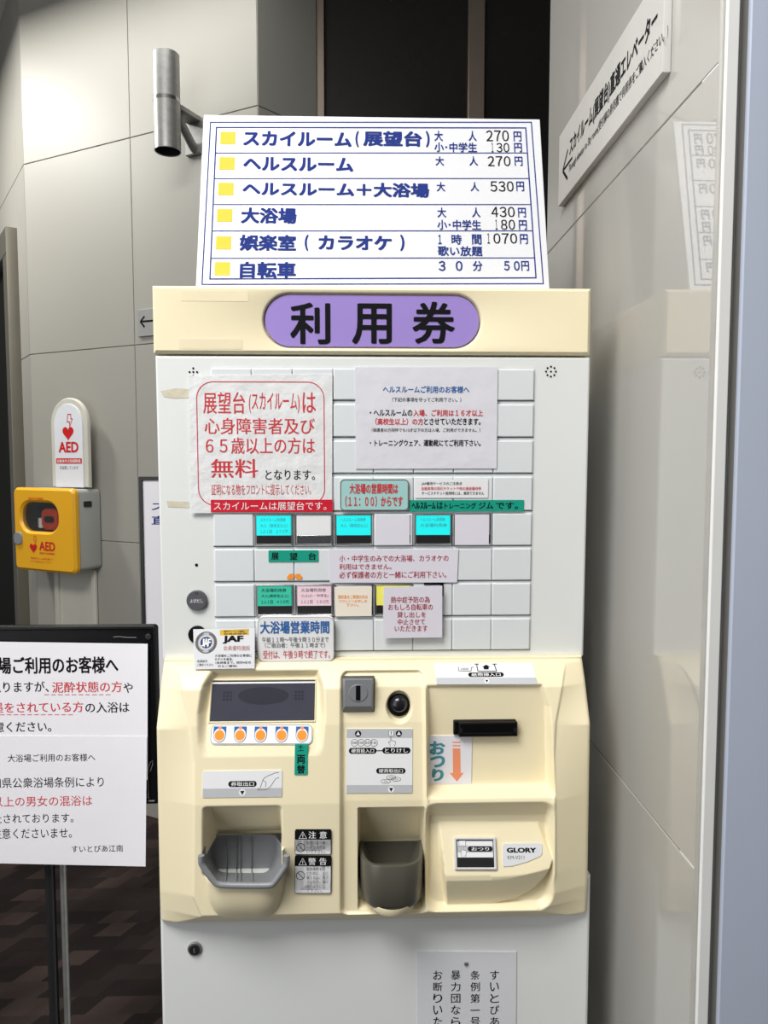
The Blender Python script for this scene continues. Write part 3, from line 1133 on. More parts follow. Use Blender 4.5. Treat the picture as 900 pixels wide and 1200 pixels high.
rim = lambda s: zr_s + (zr_f - zr_s) * s ** 1.3
R_bot0 = cup_row(cup_r * .80, lambda s: zbtm - .004, .93)
R_bot = cup_row(cup_r * .95, lambda s: zbtm, .985)
R_b2 = cup_row(cup_r, lambda s: zbtm + .006)
R_top = cup_row(cup_r, lambda s: rim(s) - .002)
R_t1 = cup_row(cup_r - .001, lambda s: rim(s))
R_t2 = cup_row(cup_r - .0045, lambda s: rim(s))
R_t3 = cup_row(cup_r - .0055, lambda s: rim(s) - .002)
R_in = cup_row(cup_r * .55, lambda s: zbtm + .022)
b.grid([R_bot0, R_bot, R_b2, R_top, R_t1, R_t2, R_t3, R_in], M_olive)
b.face(R_in, M_olive); b.face(R_bot0, M_olive)
bw = [Vector((cup_c - cup_r + .004, 1 - .006, zz(986, .006))), Vector((cup_c + cup_r - .004, 1 - .006, zz(986, .006)))]
b.face([bw[0], bw[1], R_in[-1], R_in[0]], M_olive)
b.face([bw[0], R_in[0], R_t3[0]], M_olive); b.face([bw[1], R_t3[-1], R_in[-1]], M_olive)
for i_, sgn in ((0, 1), (-1, -1)):
    b.face([R_top[i_], R_b2[i_], Vector((R_b2[i_].x, 1.0, R_b2[i_].z)), Vector((R_top[i_].x, 1.0, bw[0].z))], M_olive)
b.build('coin_cup', machine, smooth=50)['label'] = 'dark olive grey coin return cup'
b = MB()
sup = []
for (f_, z_, dh) in ((.80, zbtm + .004, .004), (.80, zbtm - .004, .004), (.72, zbtm - .010, -.002), (.5, zbtm - .0135, -.018)):
    r_ = []
    for i in range(NA + 1):
        th = math.pi * (1 - i / NA)
        x = cup_c + cup_r * f_ * math.cos(th)
        r_.append(Vector((x, 1 - (.03 + (.058 + dh) * math.sin(th) ** .7), z_)))
    sup.append(r_)
b.grid(sup, M_cream); b.face(sup[-1], M_cream)
b.build('cup_support', machine, smooth=60)


# printed labels on the control front
def arrow_tri(q, fr, px_, py, r, down, c):
    a, z = fr.px(px_, py)
    k = -1 if down else 1
    q.flat(fr, ell(a, z, r, n=20), c, M_black if not down else M_label)
    pts = [(a - r * .62, z - k * r * .45), (a + r * .62, z - k * r * .45), (a, z + k * r * .75)]
    if down:
        pts = pts[::-1]
    q.flat(fr, pts, c + .0001, M_label if not down else M_black)


def pill(q, fr, box, c, s_, tb=None):
    a0, b0, a1, b1 = fr.rect(*box)
    q.flat(fr, rr(a0, b0, a1, b1, (b1 - b0) / 2), c, M_black)
    w_ = (a1 - a0) * .09; h_ = (b1 - b0) * .14
    q.text(fr, s_, (a0 + w_, b0 + h_, a1 - w_, b1 - h_), c + .0001, M_wink, .012, raw=True)


def hand(q, fr, box, c, rot=0, wd=.0004):
    """outline of a pointing hand"""
    a0, b0, a1, b1 = fr.rect(*box)
    pts = [(.30, 0), (.28, .18), (.05, .42), (.12, .50), (.30, .40), (.30, .95), (.38, 1.0), (.46, .95), (.46, .58), (.62, .60), (.66, .56), (.82, .57), (.86, .52), (1.0, .50), (.98, .25), (.88, .12), (.88, 0)]
    q.loop(fr, [(a0 + (a1 - a0) * u_, b0 + (b1 - b0) * v_) for u_, v_ in pts], wd, c, M_black, closed=False)


LF = face_frame((512, 778), (624, 777), (514, 801), .0010)
b = MB()
lp = [LF.px(*p) for p in ((511.7, 802), (629.7, 801.7), (623.8, 776.6), (508.7, 777))]
b.ext(LF, lp, -.004, 0, M_label)
b.flat(LF, [LF.px(*p) for p in ((511.6, 801.9), (629.6, 801.6), (628.2, 794), (510.9, 794.3))], .0001, M_band)
b.loop(LF, [LF.px(*p) for p in ((558.5, 778.3), (560, 786.6), (582, 786.6), (579, 778.3))], .0012, .0002, M_black, closed=False)
b.strip(LF, LF.px(556, 778.3), LF.px(561, 778.3), .0012, .0002, M_black); b.strip(LF, LF.px(577, 778.3), LF.px(582, 778.3), .0012, .0002, M_black)
b.flat(LF, [LF.px(*p) for p in ((566.8, 784.5), (572.6, 784.5), (572.6, 782), (574.6, 782), (569.7, 778.8), (564.8, 782), (566.8, 782))], .0002, M_black)
b.loop(LF, [LF.px(*p) for p in ((537, 781.2), (537.5, 786.2), (552, 786.6), (552.4, 782.2), (555, 782))], .0008, .0002, M_black, closed=False)
b.text(LF, '1000', (540, 782.6, 549, 785.2), .0002, M_black)
pill(b, LF, (548.7, 788, 590.3, 793.3), .0002, '紙幣挿入口')
arrow_tri(b, LF, 570.5, 798, .0034, True, .0002)
b.build('note_label', machine)['label'] = 'white and grey banknote slot label'

KF = face_frame((408, 856), (482, 856), (408, 927), .0010)
b = MB()
b.ext(KF, rr(*KF.rect(406, 854, 483.3, 929.5), .0005), -.003, 0, M_label)
for bx in ((406.2, 854.2, 483.1, 864.7), (406.2, 920, 483.1, 929.3)):
    b.flat(KF, rr(*KF.rect(*bx), 0), .0001, M_band)
arrow_tri(b, KF, 419.6, 859.8, .0042, False, .0002)
arrow_tri(b, KF, 467.4, 859.6, .0042, False, .0002)
q = KF.rect(455.5, 856, 461.5, 862.5)
b.flat(KF, rr(*q, .0005), .0002, M_label); b.loop(KF, rr(*q, .0005), .0004, .0003, M_black)
b.text(KF, '!', (458, 857.2, 459, 861.2), .0003, M_black, .02)
hand(b, KF, (454.5, 863.5, 463.5, 874.5), .0002)
for i, s_ in enumerate(('500', '100', '50', '10')):
    q = KF.px(415.5 + 7.6 * i, 870.4)
    b.loop(KF, ell(q[0], q[1], .0045, n=18), .0005, .0002 + .00005 * i, M_grey_ink)
    b.text(KF, s_, (412.6 + 7.6 * i, 869, 418.2 + 7.6 * i, 871.8), .0002, M_black)
pill(b, KF, (408.8, 876.3, 441.2, 883.3), .0002, '硬貨投入口')
pill(b, KF, (448, 876, 481, 883), .0002, 'とりけし')
b.strip(KF, KF.px(441, 879.8), KF.px(448.5, 879.6), .0012, .0002, M_black)
pill(b, KF, (440.8, 900, 475.2, 906.5), .0002, '硬貨取出口')
for px_, py in ((452, 915.5), (458.5, 911), (464, 913)):
    q = KF.px(px_, py)
    b.flat(KF, ell(q[0], q[1], .0062, .0028, n=20), .0002, M_label); b.loop(KF, ell(q[0], q[1], .0062, .0026, n=20), .0005, .0003, M_grey_ink)
    b.loop(KF, ell(q[0], q[1], .0024, .0011, n=14), .0004, .0003, M_grey_ink)
arrow_tri(b, KF, 458.3, 925, .0042, True, .0002)
b.build('coin_label', machine)['label'] = 'white coin label with grey bands and pictograms'

TFm = face_frame((240, 904), (328, 903), (240, 933), .0010)
b = MB()
b.ext(TFm, rr(*TFm.rect(237.4, 903.2, 330.5, 934.3), .0015), -.006, 0, M_label)
b.flat(TFm, rr(*TFm.rect(237.6, 923.8, 330.3, 934), .0005), .0001, M_band)
pill(b, TFm, (267.6, 915.2, 300.8, 922.2), .0002, '券取出口')
arrow_tri(b, TFm, 284, 928.6, .0045, True, .0002)
hp = [(301.5, 925.5), (305, 923), (308.5, 913), (312, 910), (317, 908), (323, 905.5), (327, 905)]
hq = [(327, 911), (323, 912.5), (320, 917), (317.5, 921), (313, 925), (302, 926)]
b.loop(TFm, [TFm.px(*p) for p in hp], .0006, .0002, M_grey_ink, closed=False)
b.loop(TFm, [TFm.px(*p) for p in hq], .0006, .0002, M_grey_ink, closed=False)
b.loop(TFm, [TFm.px(*p) for p in ((308, 914), (312, 917), (311, 922))], .0006, .0002, M_grey_ink, closed=False)
b.build('ticket_outlet_label', machine)['label'] = 'white label with a hand taking a ticket'


def warn(box, head, lines, split, name):
    x0_, y0_, x1_, y1_ = box
    f = face_frame((x0_ + 1, y0_ + 1), (x1_ - 1, y0_ + 1), (x0_ + 1, y1_ - 1), .0024)
    q = MB(); r_ = f.rect(*box)
    q.ext(f, rr(*r_, .0022), -.006, 0, M_black)
    hb_ = f.rect(x0_ + .5, split, x1_ - .5, y1_ - .6)
    q.flat(f, rr(*hb_, .0018), .0001, M_label)
    q.flat(f, rr(hb_[0], hb_[1] + .004, hb_[2], hb_[3], 0), .0001, M_label)
    tri = [f.px(x0_ + 5, split - 1.5), f.px(x0_ + 14, split - 1.5), f.px(x0_ + 9.5, split - 9.2)]
    q.loop(f, tri, .0006, .0002, M_wink)
    q.text(f, '!', (x0_ + 9, split - 6.4, x0_ + 10, split - 2.6), .0002, M_wink, .03)
    q.text(f, head[0], (x0_ + 16, split - 9.8, x0_ + 25, split - 1.3), .0002, M_wink, .015)
    q.text(f, head[1], (x0_ + 29, split - 9.8, x0_ + 37.5, split - 1.3), .0002, M_wink, .015)
    cy = (split + y1_) / 2 + (.5 if len(lines) < 5 else -5)
    c_ = f.px(x0_ + 7, cy)
    rad = .0054
    q.loop(f, ell(c_[0], c_[1], rad, n=22), .0008, .0002, M_black)
    q.strip(f, (c_[0] - rad * .7, c_[1] + rad * .7), (c_[0] + rad * .7, c_[1] - rad * .7), .0008, .0002, M_black)
    lh = (y1_ - split - 1.5) / len(lines)
    for i, s_ in enumerate(lines):
        y_ = split + 1 + lh * i
        wd = 25.5 * len(s_) / 7.0
        q.text(f, s_, (x0_ + 14, y_ + .3, x0_ + 14 + min(wd, 26), y_ + lh - .7), .0002, M_grey_ink, .004)
    q.build(name, machine)['label'] = 'small black headed warning sticker ' + ('with three lines' if len(lines) < 5 else 'with six lines')


warn((345.4, 972.6, 388, 1001.5), '注意', ('取出口より奥', 'へ手を入れな', 'いで下さい。'), 984, 'warning_sticker')
warn((345.2, 1003.6, 388, 1047), '警告', ('転倒事故を防', 'ぐために、上に', '乗らない、揺さ', 'ぶらない、傾け', 'ないようにし', 'て下さい。'), 1015, 'warning_sticker')
# vertical green tape
GF = face_frame((346, 884), (359, 884), (346, 906), .0012)
b = MB()
b.ext(GF, rr(*GF.rect(345.3, 872.2, 360.6, 908), .001), -.004, 0, M_green)
b.strip(GF, GF.px(352.5, 880), GF.px(352.5, 873.5), .0008, .0002, M_black)
b.strip(GF, GF.px(352.5, 873.5), GF.px(349.8, 876.5), .0008, .0002, M_black); b.strip(GF, GF.px(352.5, 873.5), GF.px(355.2, 876.5), .0008, .0002, M_black)
b.strip(GF, GF.px(349, 880), GF.px(356, 879.4), .0008, .0002, M_black)
b.text(GF, '両', (348, 884.5, 357.5, 895), .0002, M_black, .03)
b.text(GF, '替', (348, 896.5, 357.5, 906.5), .0002, M_black, .03)
b.build('tape_label', machine)['label'] = 'small upright green tape label'
# change sticker beside the note slot
OF = face_frame((504, 866), (550, 866), (504, 916), .0012)
b = MB()
b.ext(OF, rr(*OF.rect(499, 862, 552.8, 919), .0018), -.003, 0, M_paper, .0001)
for s_, bx in (('お', (503.5, 868.5, 521.5, 884.5)), ('つ', (504, 885.5, 521.5, 899.5)), ('り', (506, 901, 520, 915.5))):
    b.text(OF, s_, bx, .0002, M_teal, .05)
b.flat(OF, [OF.px(*p) for p in ((535.5, 916), (543.5, 905.5), (539.8, 906), (539.3, 877), (530.5, 877), (530.8, 906), (526.8, 905.5))], .0002, M_salmon)
for y_ in (869, 873):
    b.flat(OF, rr(*OF.rect(530.2, y_, 539.6, y_ + 1.5), 0), .0002, M_salmon)
b.build('change_sticker', machine)['label'] = 'white change sticker with a salmon arrow'
# lower right key and maker label
QF = face_frame((534, 984), (578, 984), (534, 1016), .0006)
b = MB()
q = QF.rect(532.2, 981.2, 581.6, 1019.3)
b.ring(QF, rr(q[0], q[1], q[2], q[3], .0015, 3), rr(q[0] + .0035, q[1] + .003, q[2] - .0035, q[3] - .003, .0006, 3), -.004, .003, mat('silver_plastic', (206, 206, 208), .35), .001)
kb = b.build('change_button', machine); kb['label'] = 'chrome framed change button'
b = MB()
i0, k0, i1, k1 = q[0] + .0035, q[1] + .003, q[2] - .0035, q[3] - .003
km = k0 + (k1 - k0) * .36
b.ext(QF, rr(i0, k0, i1, k1, .0005), -.002, .0012, M_dark)
b.flat(QF, rr(i0 + .001, km, i1 - .001, k1 - .0015, .0004), .0014, M_label)
b.flat(QF, rr(i0 + .001, km + .006, i1 - .001, km + .014, .0002), .0015, M_band)
a0 = i0 + .0145
b.flat(QF, rr(a0, km + .007, i1 - .0015, km + .0135, .0032), .0016, M_dark)
b.text(QF, 'おつり', (a0 + .005, km + .0082, i1 - .0060, km + .0124), .0017, M_wink, .012, raw=True)
b.flat(QF, rr(i0 + .003, km + .0135, i0 + .012, km + .0205, .0004), .0016, M_label)
b.loop(QF, rr(i0 + .003, km + .0135, i0 + .012, km + .0205, .0004), .0005, .0017, M_black)
hpts = [(.30, 0), (.28, .18), (.05, .42), (.12, .50), (.30, .40), (.30, .95), (.38, 1.0), (.46, .95), (.46, .58), (.86, .52), (1.0, .50), (.98, .25), (.88, .12), (.88, 0)]
b.flat(QF, [(i0 + .0035 + .009 * u_, km + .001 + .014 * v_) for u_, v_ in hpts[::-1]][::-1], .0018, M_label)
b.loop(QF, [(i0 + .0035 + .009 * u_, km + .001 + .014 * v_) for u_, v_ in hpts], .0004, .0019, M_grey_ink, closed=False)
b.build('button_face', kb)
MF = face_frame((592, 990), (634, 990), (592, 1010), .0012)
b = MB()
mp_ = [MF.px(*p) for p in ((590.5, 1015.5), (600, 1015), (618, 1010), (633, 1003.5), (635.5, 1000), (635, 989.5), (632.5, 988), (591, 988.5), (589, 990.5), (589.3, 1013.5))]
b.ext(MF, mp_, -.004, 0, M_board, .0001)
b.text(MF, 'GLORY', (593.8, 993.4, 628.3, 999.2), .0002, M_black, .05)
b.text(MF, 'KM-V211', (594.8, 1002.6, 614.4, 1007), .0002, M_grey_ink, .004)
b.build('maker_label', machine)['label'] = 'white maker label with dark lettering'


# ------------------------------------------------------------------ tape labels on the upper door
def tape_label(fr, box, c, mt, s_, tb, ink, bold, label, r=.0008):
    q = MB(); q.ext(fr, rr(*fr.rect(*box, c), r), c - .0004, c, mt)
    for t_, bb in (tb if isinstance(tb, list) else [(s_, tb)]):
        q.text(fr, t_, bb, c + .0002, ink, bold)
    o = q.build('tape_label', machine); o['label'] = label
    return o


cB = .0034
tape_label(UP, (479.5, 586, 614, 599.3), .0040, M_green, '', [('ﾍﾙｽﾙｰﾑ', (482.5, 588.5, 510.5, 596.5)), ('は', (512, 588, 519, 596.5)), ('トレーニング', (521, 589, 558, 596.3)), ('ジム', (561, 588.5, 578, 596.3)), ('です。', (581, 588.5, 607, 596.5))], M_black, .02, 'long green tape label for the training gym')
tape_label(UP, (314.6, 644.8, 373, 658.4), .0040, M_green, '', [('展', (318, 647.6, 326.5, 656)), ('望', (339.5, 647.6, 348.5, 656)), ('台', (361.5, 647.6, 370.3, 656))], M_black, .02, 'short green tape label above the bath tickets')
b = MB()
for cx_, d_ in ((341.5, -1), (349.5, 1)):
    q = UP.px(cx_, 675)
    b.flat(UP, ell(q[0], q[1], .0042, .0040, n=14), .0036, M_orange)
    q = UP.px(cx_ + d_ * 2, 676.5)
    b.flat(UP, ell(q[0], q[1], .0036, .0028, n=14), .0037, M_orange)
b.build('orange_sticker', machine)['label'] = 'torn orange sticker'


# ------------------------------------------------------------------ notices and plates stuck to the machine
def notice(name, label, cat, fr, pts, c, mt, texts, th=.0006, group=None, extra=None, edge=.0001):
    q = MB(); q.ext(fr, pts, c - th, c, mt, edge)
    if extra:
        extra(q)
    if group is None:
        group = 'papers on the black notice board' if name == 'paper_notice' else 'notices and plates stuck on the ticket machine'
    o = q.build(name); tag(o, label, cat, group)
    for ink, lines in texts:
        q = MB()
        for ln in lines:
            q.text(fr, ln[0], ln[1], c + .0003, ink, ln[2] if len(ln) > 2 else 0.008)
        q.build('lettering', o)
    return o


def quad(fr, x0, y0, x1, y1, c, r=0.0):
    return rr(*fr.rect(x0, y0, x1, y1, c), r)


c1 = .0042
bord = rr(*UP.rect(231.5, 447.5, 380, 592, c1), .022, 8)
notice('notice', 'laminated notice in large red lettering inside a red rounded border', 'notice', UP,
       [UP.px(*p, c1) for p in ((224, 601.5), (389, 600.5), (389.5, 438.5), (221, 440))], c1, M_lam,
       [(M_red, [('展望台', (238, 459, 287, 485), .010), ('(スカイルーム)', (291.6, 460, 351, 484.5), .010), ('は', (354.5, 459.6, 370, 484), .010),
                 ('心身障害者及び', (239.6, 489.6, 369, 509), .010), ('６５歳以上の方は', (241, 512.4, 369, 532), .010),
                 ('無料', (247, 537.6, 302.4, 560), .012), ('証明になる物をフロントに提示してください。', (247.6, 567.3, 364.4, 580.2), 0)]),
        (M_black, [('となります。', (311, 550.6, 369, 562.4), .01)])],
       extra=lambda q: q.loop(UP, bord, .0012, c1 + .0003, M_red))
q = MB(); q.ext(UP, quad(UP, 247, 585.6, 389.8, 600.2, .005), .0046, .0050, M_redstrip)
st = q.build('tape_strip'); tag(st, 'red tape strip with white lettering along the bottom of the red notice', 'tape strip')
q = MB(); q.text(UP, 'スカイルームは展望台です。', (250.4, 588, 382.5, 597.8), .0053, M_wink, .0); q.build('lettering', st)

c2 = .0044
notice('notice', 'laminated white notice with a blue heading and small black and red lines', 'notice', UP,
       [UP.px(*p, c2) for p in ((417, 549.5), (582, 549), (583.3, 430), (416, 430.3))], c2, M_lam2,
       [(M_blue, [('ヘルスルームご利用のお客様へ', (448.7, 452.3, 550, 460.5), .022)]),
        (M_black, [('（下記の事項を守ってご利用下さい。）', (459.7, 465.8, 540.4, 471)), ('・ヘルスルームの', (433.4, 480, 483.2, 487.5), .022),
                   ('とさせていただきます。', (497, 490, 563.2, 498), .022), ('（保護者の方同伴でも15才以下の方は入場、ご利用ができません。）', (435.5, 501.7, 562.8, 506.3)),
                   ('・トレーニングウェア、運動靴にてご利用下さい。', (433.4, 515.2, 563.2, 523), .022)]),
        (M_red, [('入場、ご利用は１６才以上', (484.2, 480, 566, 487.8), .022), ('（高校生以上）の方', (439.8, 490, 496, 498), .022)])])

c3 = .0062
pl_ = rr(*UP.rect(398.5, 561.5, 479, 598.5, c3), .006, 6)
notice('sign_plate', 'pale teal rounded plate with red opening time lettering', 'sign plate', UP, pl_, c3, M_tealp,
       [(M_red, [('大浴場の営業時間は', (409.6, 566.5, 466.4, 578.8), .03), ('（１１：００）からです', (404.5, 581, 472, 594), .03)])],
       th=.002, extra=lambda q: q.loop(UP, inset(pl_, .0008), .0012, c3 + .0003, M_brown))
notice('notice', 'tiny clear strip of small black and red print above the long green tape', 'notice', UP, quad(UP, 487, 562, 572, 583.5, c1), c1, M_label,
       [(M_black, [('JAF優待サービスのご注意点', (494, 564.8, 541.5, 569)), ('サービスチケット使用時には、適用できません', (494, 576, 567.3, 580))]),
        (M_red, [('自動車等の割引チケットや他の施設優待券', (494, 570.4, 564, 574.6))])])
c4 = .0046
notice('notice', 'greyish paper notice with three dark red lines about children in the bath', 'notice', UP,
       [UP.px(*p, c4) for p in ((386.5, 683), (535.5, 682.5), (537.3, 643.5), (385.3, 643.8))], c4, M_lilac,
       [(M_dred, [('小・中学生のみでの大浴場、カラオケの', (397.6, 650.4, 525.6, 658.2), .012), ('利用はできません。', (397.6, 660.6, 458.8, 667.6), .012),
                  ('必ず保護者の方と一緒にご利用下さい。', (397.6, 669.4, 523, 677.6), .012)])])
c5 = .0105
notice('notice', 'square paper notice with five dark red lines over the yellow ticket button', 'notice', UP,
       [UP.px(*p, c5) for p in ((448.8, 748), (518.3, 747), (518.3, 686.5), (449.3, 688))], c5, M_lilac,
       [(M_dred, [('熱中症予防の為', (458, 699, 503.6, 706.6), .012), ('おもしろ自転車の', (455, 707.6, 507.2, 715.2), .012), ('貸し出しを', (465.4, 716.8, 499.2, 723.8), .012),
                  ('中止させて', (466, 725.2, 498, 732.2), .012), ('いただきます', (462.5, 733, 501, 740), .012)])])
b = MB(); r_ = UP.rect(497, 683.2, 519.8, 699, .006)
b.ext(UP, [(r_[2] - .004, r_[1]), (r_[2], r_[1]), (r_[2], r_[3]), (r_[0], r_[3]), (r_[0], r_[3] - .003), (r_[2] - .004, r_[3] - .003)], .0032, .0042, M_blackp)
b.build('button_bracket', machine)
c6 = .0058
notice('card', 'small cream card with orange print over a ticket button', 'card', UP,
       [UP.px(*p, c6) for p in ((393, 722.5), (435.5, 722), (435.8, 687.5), (392, 688))], c6, M_card,
       [(M_orange, [('領収書をご希望の方は', (396, 697.2, 430.7, 701.6)), ('フロントへお申し出', (397, 702.6, 429.8, 706)), ('下さい。', (405.6, 707, 420.3, 710.8))])])
c7 = .0125
pl2 = rr(*UP.rect(302, 722.8, 391.3, 775.3, c7), .0085, 6)
notice('sign_plate', 'white rounded plate with blue bath hours heading and a red last line', 'sign plate', UP, pl2, c7, M_label,
       [(M_blue, [('大浴場営業時間', (304.7, 727.6, 386, 742.7), .03)]),
        (M_grey_ink, [('午前１１時～午後９時３０分まで', (307, 746.3, 385.3, 752.9), .01), ('（ご宿泊者：午後１１時まで）', (310.5, 753.2, 381, 759.2), .01)]),
        (M_red, [('受付は、午後９時で終了です。', (308.3, 762, 386.7, 772), .01)])], th=.009,
       extra=lambda q: q.loop(UP, inset(pl2, .0006), .0009, c7 + .0002, M_band))
jb0, jb1, jt = P(228, 784, .984), P(298.4, 783.4, .984), P(263, 737, .9985)
JFm = Fr(jb0, jb1 - jb0, jt - (jb0 + jb1) / 2)


def jaf(q):
    e = JFm.px(241.6, 753)
    q.flat(JFm, ell(*e, .0148, n=36), .0003, mat('emblem_grey', (112, 108, 106), .5))
    q.loop(JFm, ell(*e, .0102, n=36), .0014, .0004, M_band)
    q.flat(JFm, ell(*e, .0092, n=36), .00045, M_label)
    q.flat(JFm, ell(*e, .0080, n=36), .0005, mat('emblem_navy', (36, 56, 110), .5))
    for s_, (u0, v0, u1, v1) in (('J', (-.0062, -.0050, -.0022, .0050)), ('A', (-.0030, -.0060, .0030, .0060)), ('F', (.0022, -.0050, .0062, .0050))):
        q.text(JFm, s_, (e[0] + u0, e[1] + v0, e[0] + u1, e[1] + v1), .0006, M_wink, .03, raw=True)
    for sg in (-1, 1):
        q.flat(JFm, ell(e[0] , e[1] + sg * .0118, .0042, .0014, n=14), .0005, M_band)
    q.flat(JFm, [JFm.px(*p) for p in ((258, 744.8), (291.5, 744), (292, 737), (257.8, 738.3))], .0003, M_yel)


card = notice('membership_card', 'white card with a round grey emblem and bold black letters, lowest left on the machine', 'card', JFm,
              [JFm.px(*p) for p in ((228, 784.3), (298.4, 783.4), (298.6, 736.2), (226.4, 737.4))], 0.0003, M_board,
              [(M_black, [('JAF', (261, 744.8, 285.3, 754.4), .05), ('会員証を', (231, 773.2, 243, 776.3)), ('ご提示ください', (231, 777.4, 250, 780.6)),
                          ('大浴場をご利用のお客様に', (251.5, 766.6, 295, 770)), ('タオルを進呈。', (251.5, 770.8, 273, 774)),
                          ('（会員様まで。同伴4名の', (252.5, 774.8, 294, 778)), ('方もご優待）', (255, 779, 278, 782)), ('優待サービス施設', (262, 738.6, 286, 741), 0), ('会員証提示', (262, 741.6, 289, 743.6), 0)]),
               (M_pink, [('会員優待施設', (261.7, 756.4, 293, 762.4), .01)])], th=.0012, extra=jaf)

# paper on the lower door with upright lines
c9 = .0012
lowp = notice('notice', 'white paper with upright black lines pinned to the lower door', 'notice', DF,
              [DF.px(*p, c9) for p in ((490, 1290), (604, 1290), (605.5, 1115.5), (488, 1114.5))], c9, M_board, [], th=.0008)
q = MB()
for col, x_, y_, wd, st_ in (('すいとぴあ江南', 579.5, 1137.5, 10.5, 13.6), ('条例第一号', 556.8, 1137.5, 11, 13.6), ('暴力団ならびに', 534, 1137.5, 11, 13.6), ('お断りいたします', 513, 1137.5, 10.5, 13.6)):
    for k, ch_ in enumerate(col):
        bx = (x_ - wd / 2, y_ + k * st_, x_ + wd / 2, y_ + k * st_ + 10.5)
        if ch_ == '一':
            bx = (x_ - wd / 2, y_ + k * st_ + 5, x_ + wd / 2, y_ + k * st_ + 6.2)
        q.text(DF, ch_, bx, c9 + .0003, M_black, .006)
q.build('lettering', lowp)
q = MB(); k_ = DF.px(546, 1128.3)
q.ext(DF, ell(*k_, .0028, n=16), c9, c9 + .002, M_steel, .0006)
q.build('pin', lowp)

# ------------------------------------------------------------------ the price board on top, leaning back
YS0 = 1.035
w_bot = P(644.3, 334, YS0).x - P(230, 334, YS0).x
lo, hi = 1.0, 1.4
for _ in range(40):
    mid = (lo + hi) / 2
    if P(632, 137, mid).x - P(238, 137, mid).x < w_bot:
        lo = mid
    else:
        hi = mid
YS1 = lo
p0 = P(437, 334, YS0); p1 = P(437, 137, YS1)
SB = Fr((0, p0.y, p0.z), (1, 0, 0), (0, p1.y - p0.y, p1.z - p0.z))
sl = (SB.px(230, 334)[0] + SB.px(238, 137)[0]) / 2; sr = (SB.px(644.3, 334)[0] + SB.px(632, 137)[0]) / 2
sz1 = SB.px(437, 137)[1]
sz0 = -(p0.z - zcap1) / SB.uy.z
board_loc = SB.pt((sl + sr) / 2, sz0)
board = empty('price_board', board_loc, 'white price board with navy lettering and yellow squares leaning on top of the machine', 'price board')
b = MB(); b.ext(SB, rr(sl, sz0, sr, sz1, .001), -.005, 0, M_board, .0008); b.build('panel', board)
b = MB()
for pxs, wd in ((((236.7, 333.3), (636.6, 332.5), (622.6, 143.4), (246.7, 143.4)), .0016), (((246, 327), (628, 325.7), (616, 150), (253.7, 149.4)), .0018)):
    b.loop(SB, [SB.px(*p) for p in pxs], wd, .0004, M_navy)
for yl, yr in ((179.4, 179.4), (209.4, 209.3), (239.8, 239.8), (270.8, 270.6), (302.8, 302.3)):
    xl_ = 253.7 - (yl - 149.4) * (7.7 / 177.6); xr_ = 616 + (yr - 150) * (12 / 175.7)
    b.strip(SB, SB.px(xl_, yl), SB.px(xr_, yr), .0014, .0004, M_navy)
b.build('border_lines', board)
for bx in ((258.3, 154.7, 276, 169.2), (257, 184.3, 275, 199), (255.7, 214.3, 273.7, 229), (254.3, 245, 272.3, 260), (253, 277, 271, 292.3), (251.7, 307.3, 269.7, 322.7)):
    b = MB(); b.flat(SB, rr(*SB.rect(*bx), 0), .0004, M_yel); b.build('yellow_square', board)
ROWS = [
    ([('スカイルーム', (285, 154, 412, 171.3)), ('(', (416.5, 153.5, 420.5, 172.5)), ('展望台', (425.5, 153.5, 494.5, 171.5)), (')', (499, 153.5, 503.5, 172.5)), ('大', (509, 153.3, 519, 165.3)), ('人', (549, 153.3, 558.5, 165.3)), ('小･中学生', (509, 166.8, 559, 178.2)),
      ('円', (601.8, 154, 611, 165.7)), ('円', (602.4, 167.6, 611.7, 178.2))], [('２７０', (569, 152.6, 597, 165.5)), ('１３０', (573, 167.3, 597.5, 178.4))]),
    ([('ヘルスルーム', (285, 184, 414, 200.5)), ('大', (510.3, 183.2, 520.3, 194)), ('人', (550, 183.2, 560, 194)), ('円', (603, 183.5, 612.4, 194.3))], [('２７０', (570.7, 182.8, 599, 194.7))]),
    ([('ヘルスルーム＋大浴場', (284, 213.5, 503, 230.5)), ('大', (511.6, 213.3, 521.6, 224.2)), ('人', (551.3, 213.3, 561.3, 224.2)), ('円', (605, 212.7, 614.2, 224))], [('５３０', (573.8, 212.2, 602.7, 224.5))]),
    ([('大浴場', (282.3, 243.3, 347.7, 262)), ('大', (512.5, 243.2, 522.8, 254.7)), ('人', (553, 243.2, 563, 254.7)), ('小･中学生', (512.5, 257.5, 563.8, 269.3)), ('円', (607, 243.5, 616.4, 254.7)), ('円', (608, 258, 617.4, 269.3))], [('４３０', (575, 242.2, 604, 254.4)), ('１８０', (577.2, 257.2, 604.3, 269.2))]),
    ([('娯楽室', (280.7, 275, 347, 294)), ('(', (357, 275, 361.5, 294)), ('カラオケ', (373, 276, 459, 293)), (')', (469, 275, 474, 294)), ('１', (513.5, 275, 517.5, 286)), ('時', (529, 274.6, 541, 286.5)), ('間', (553, 274.6, 564.3, 286.5)), ('円', (609.3, 274.3, 618.6, 286)), ('歌い放題', (513, 288.3, 565.4, 300))], [('１０７０', (567.6, 273.2, 606.8, 285.5))]),
    ([('自転車', (281, 306.7, 347, 326)), ('３', (514, 305.8, 522, 317.4)), ('０', (534, 305.8, 542, 317.4)), ('分', (554, 305.8, 565.4, 317.6)), ('５０', (590.6, 305.8, 609, 317)), ('円', (610.8, 305.8, 620, 317.3))], []),
]
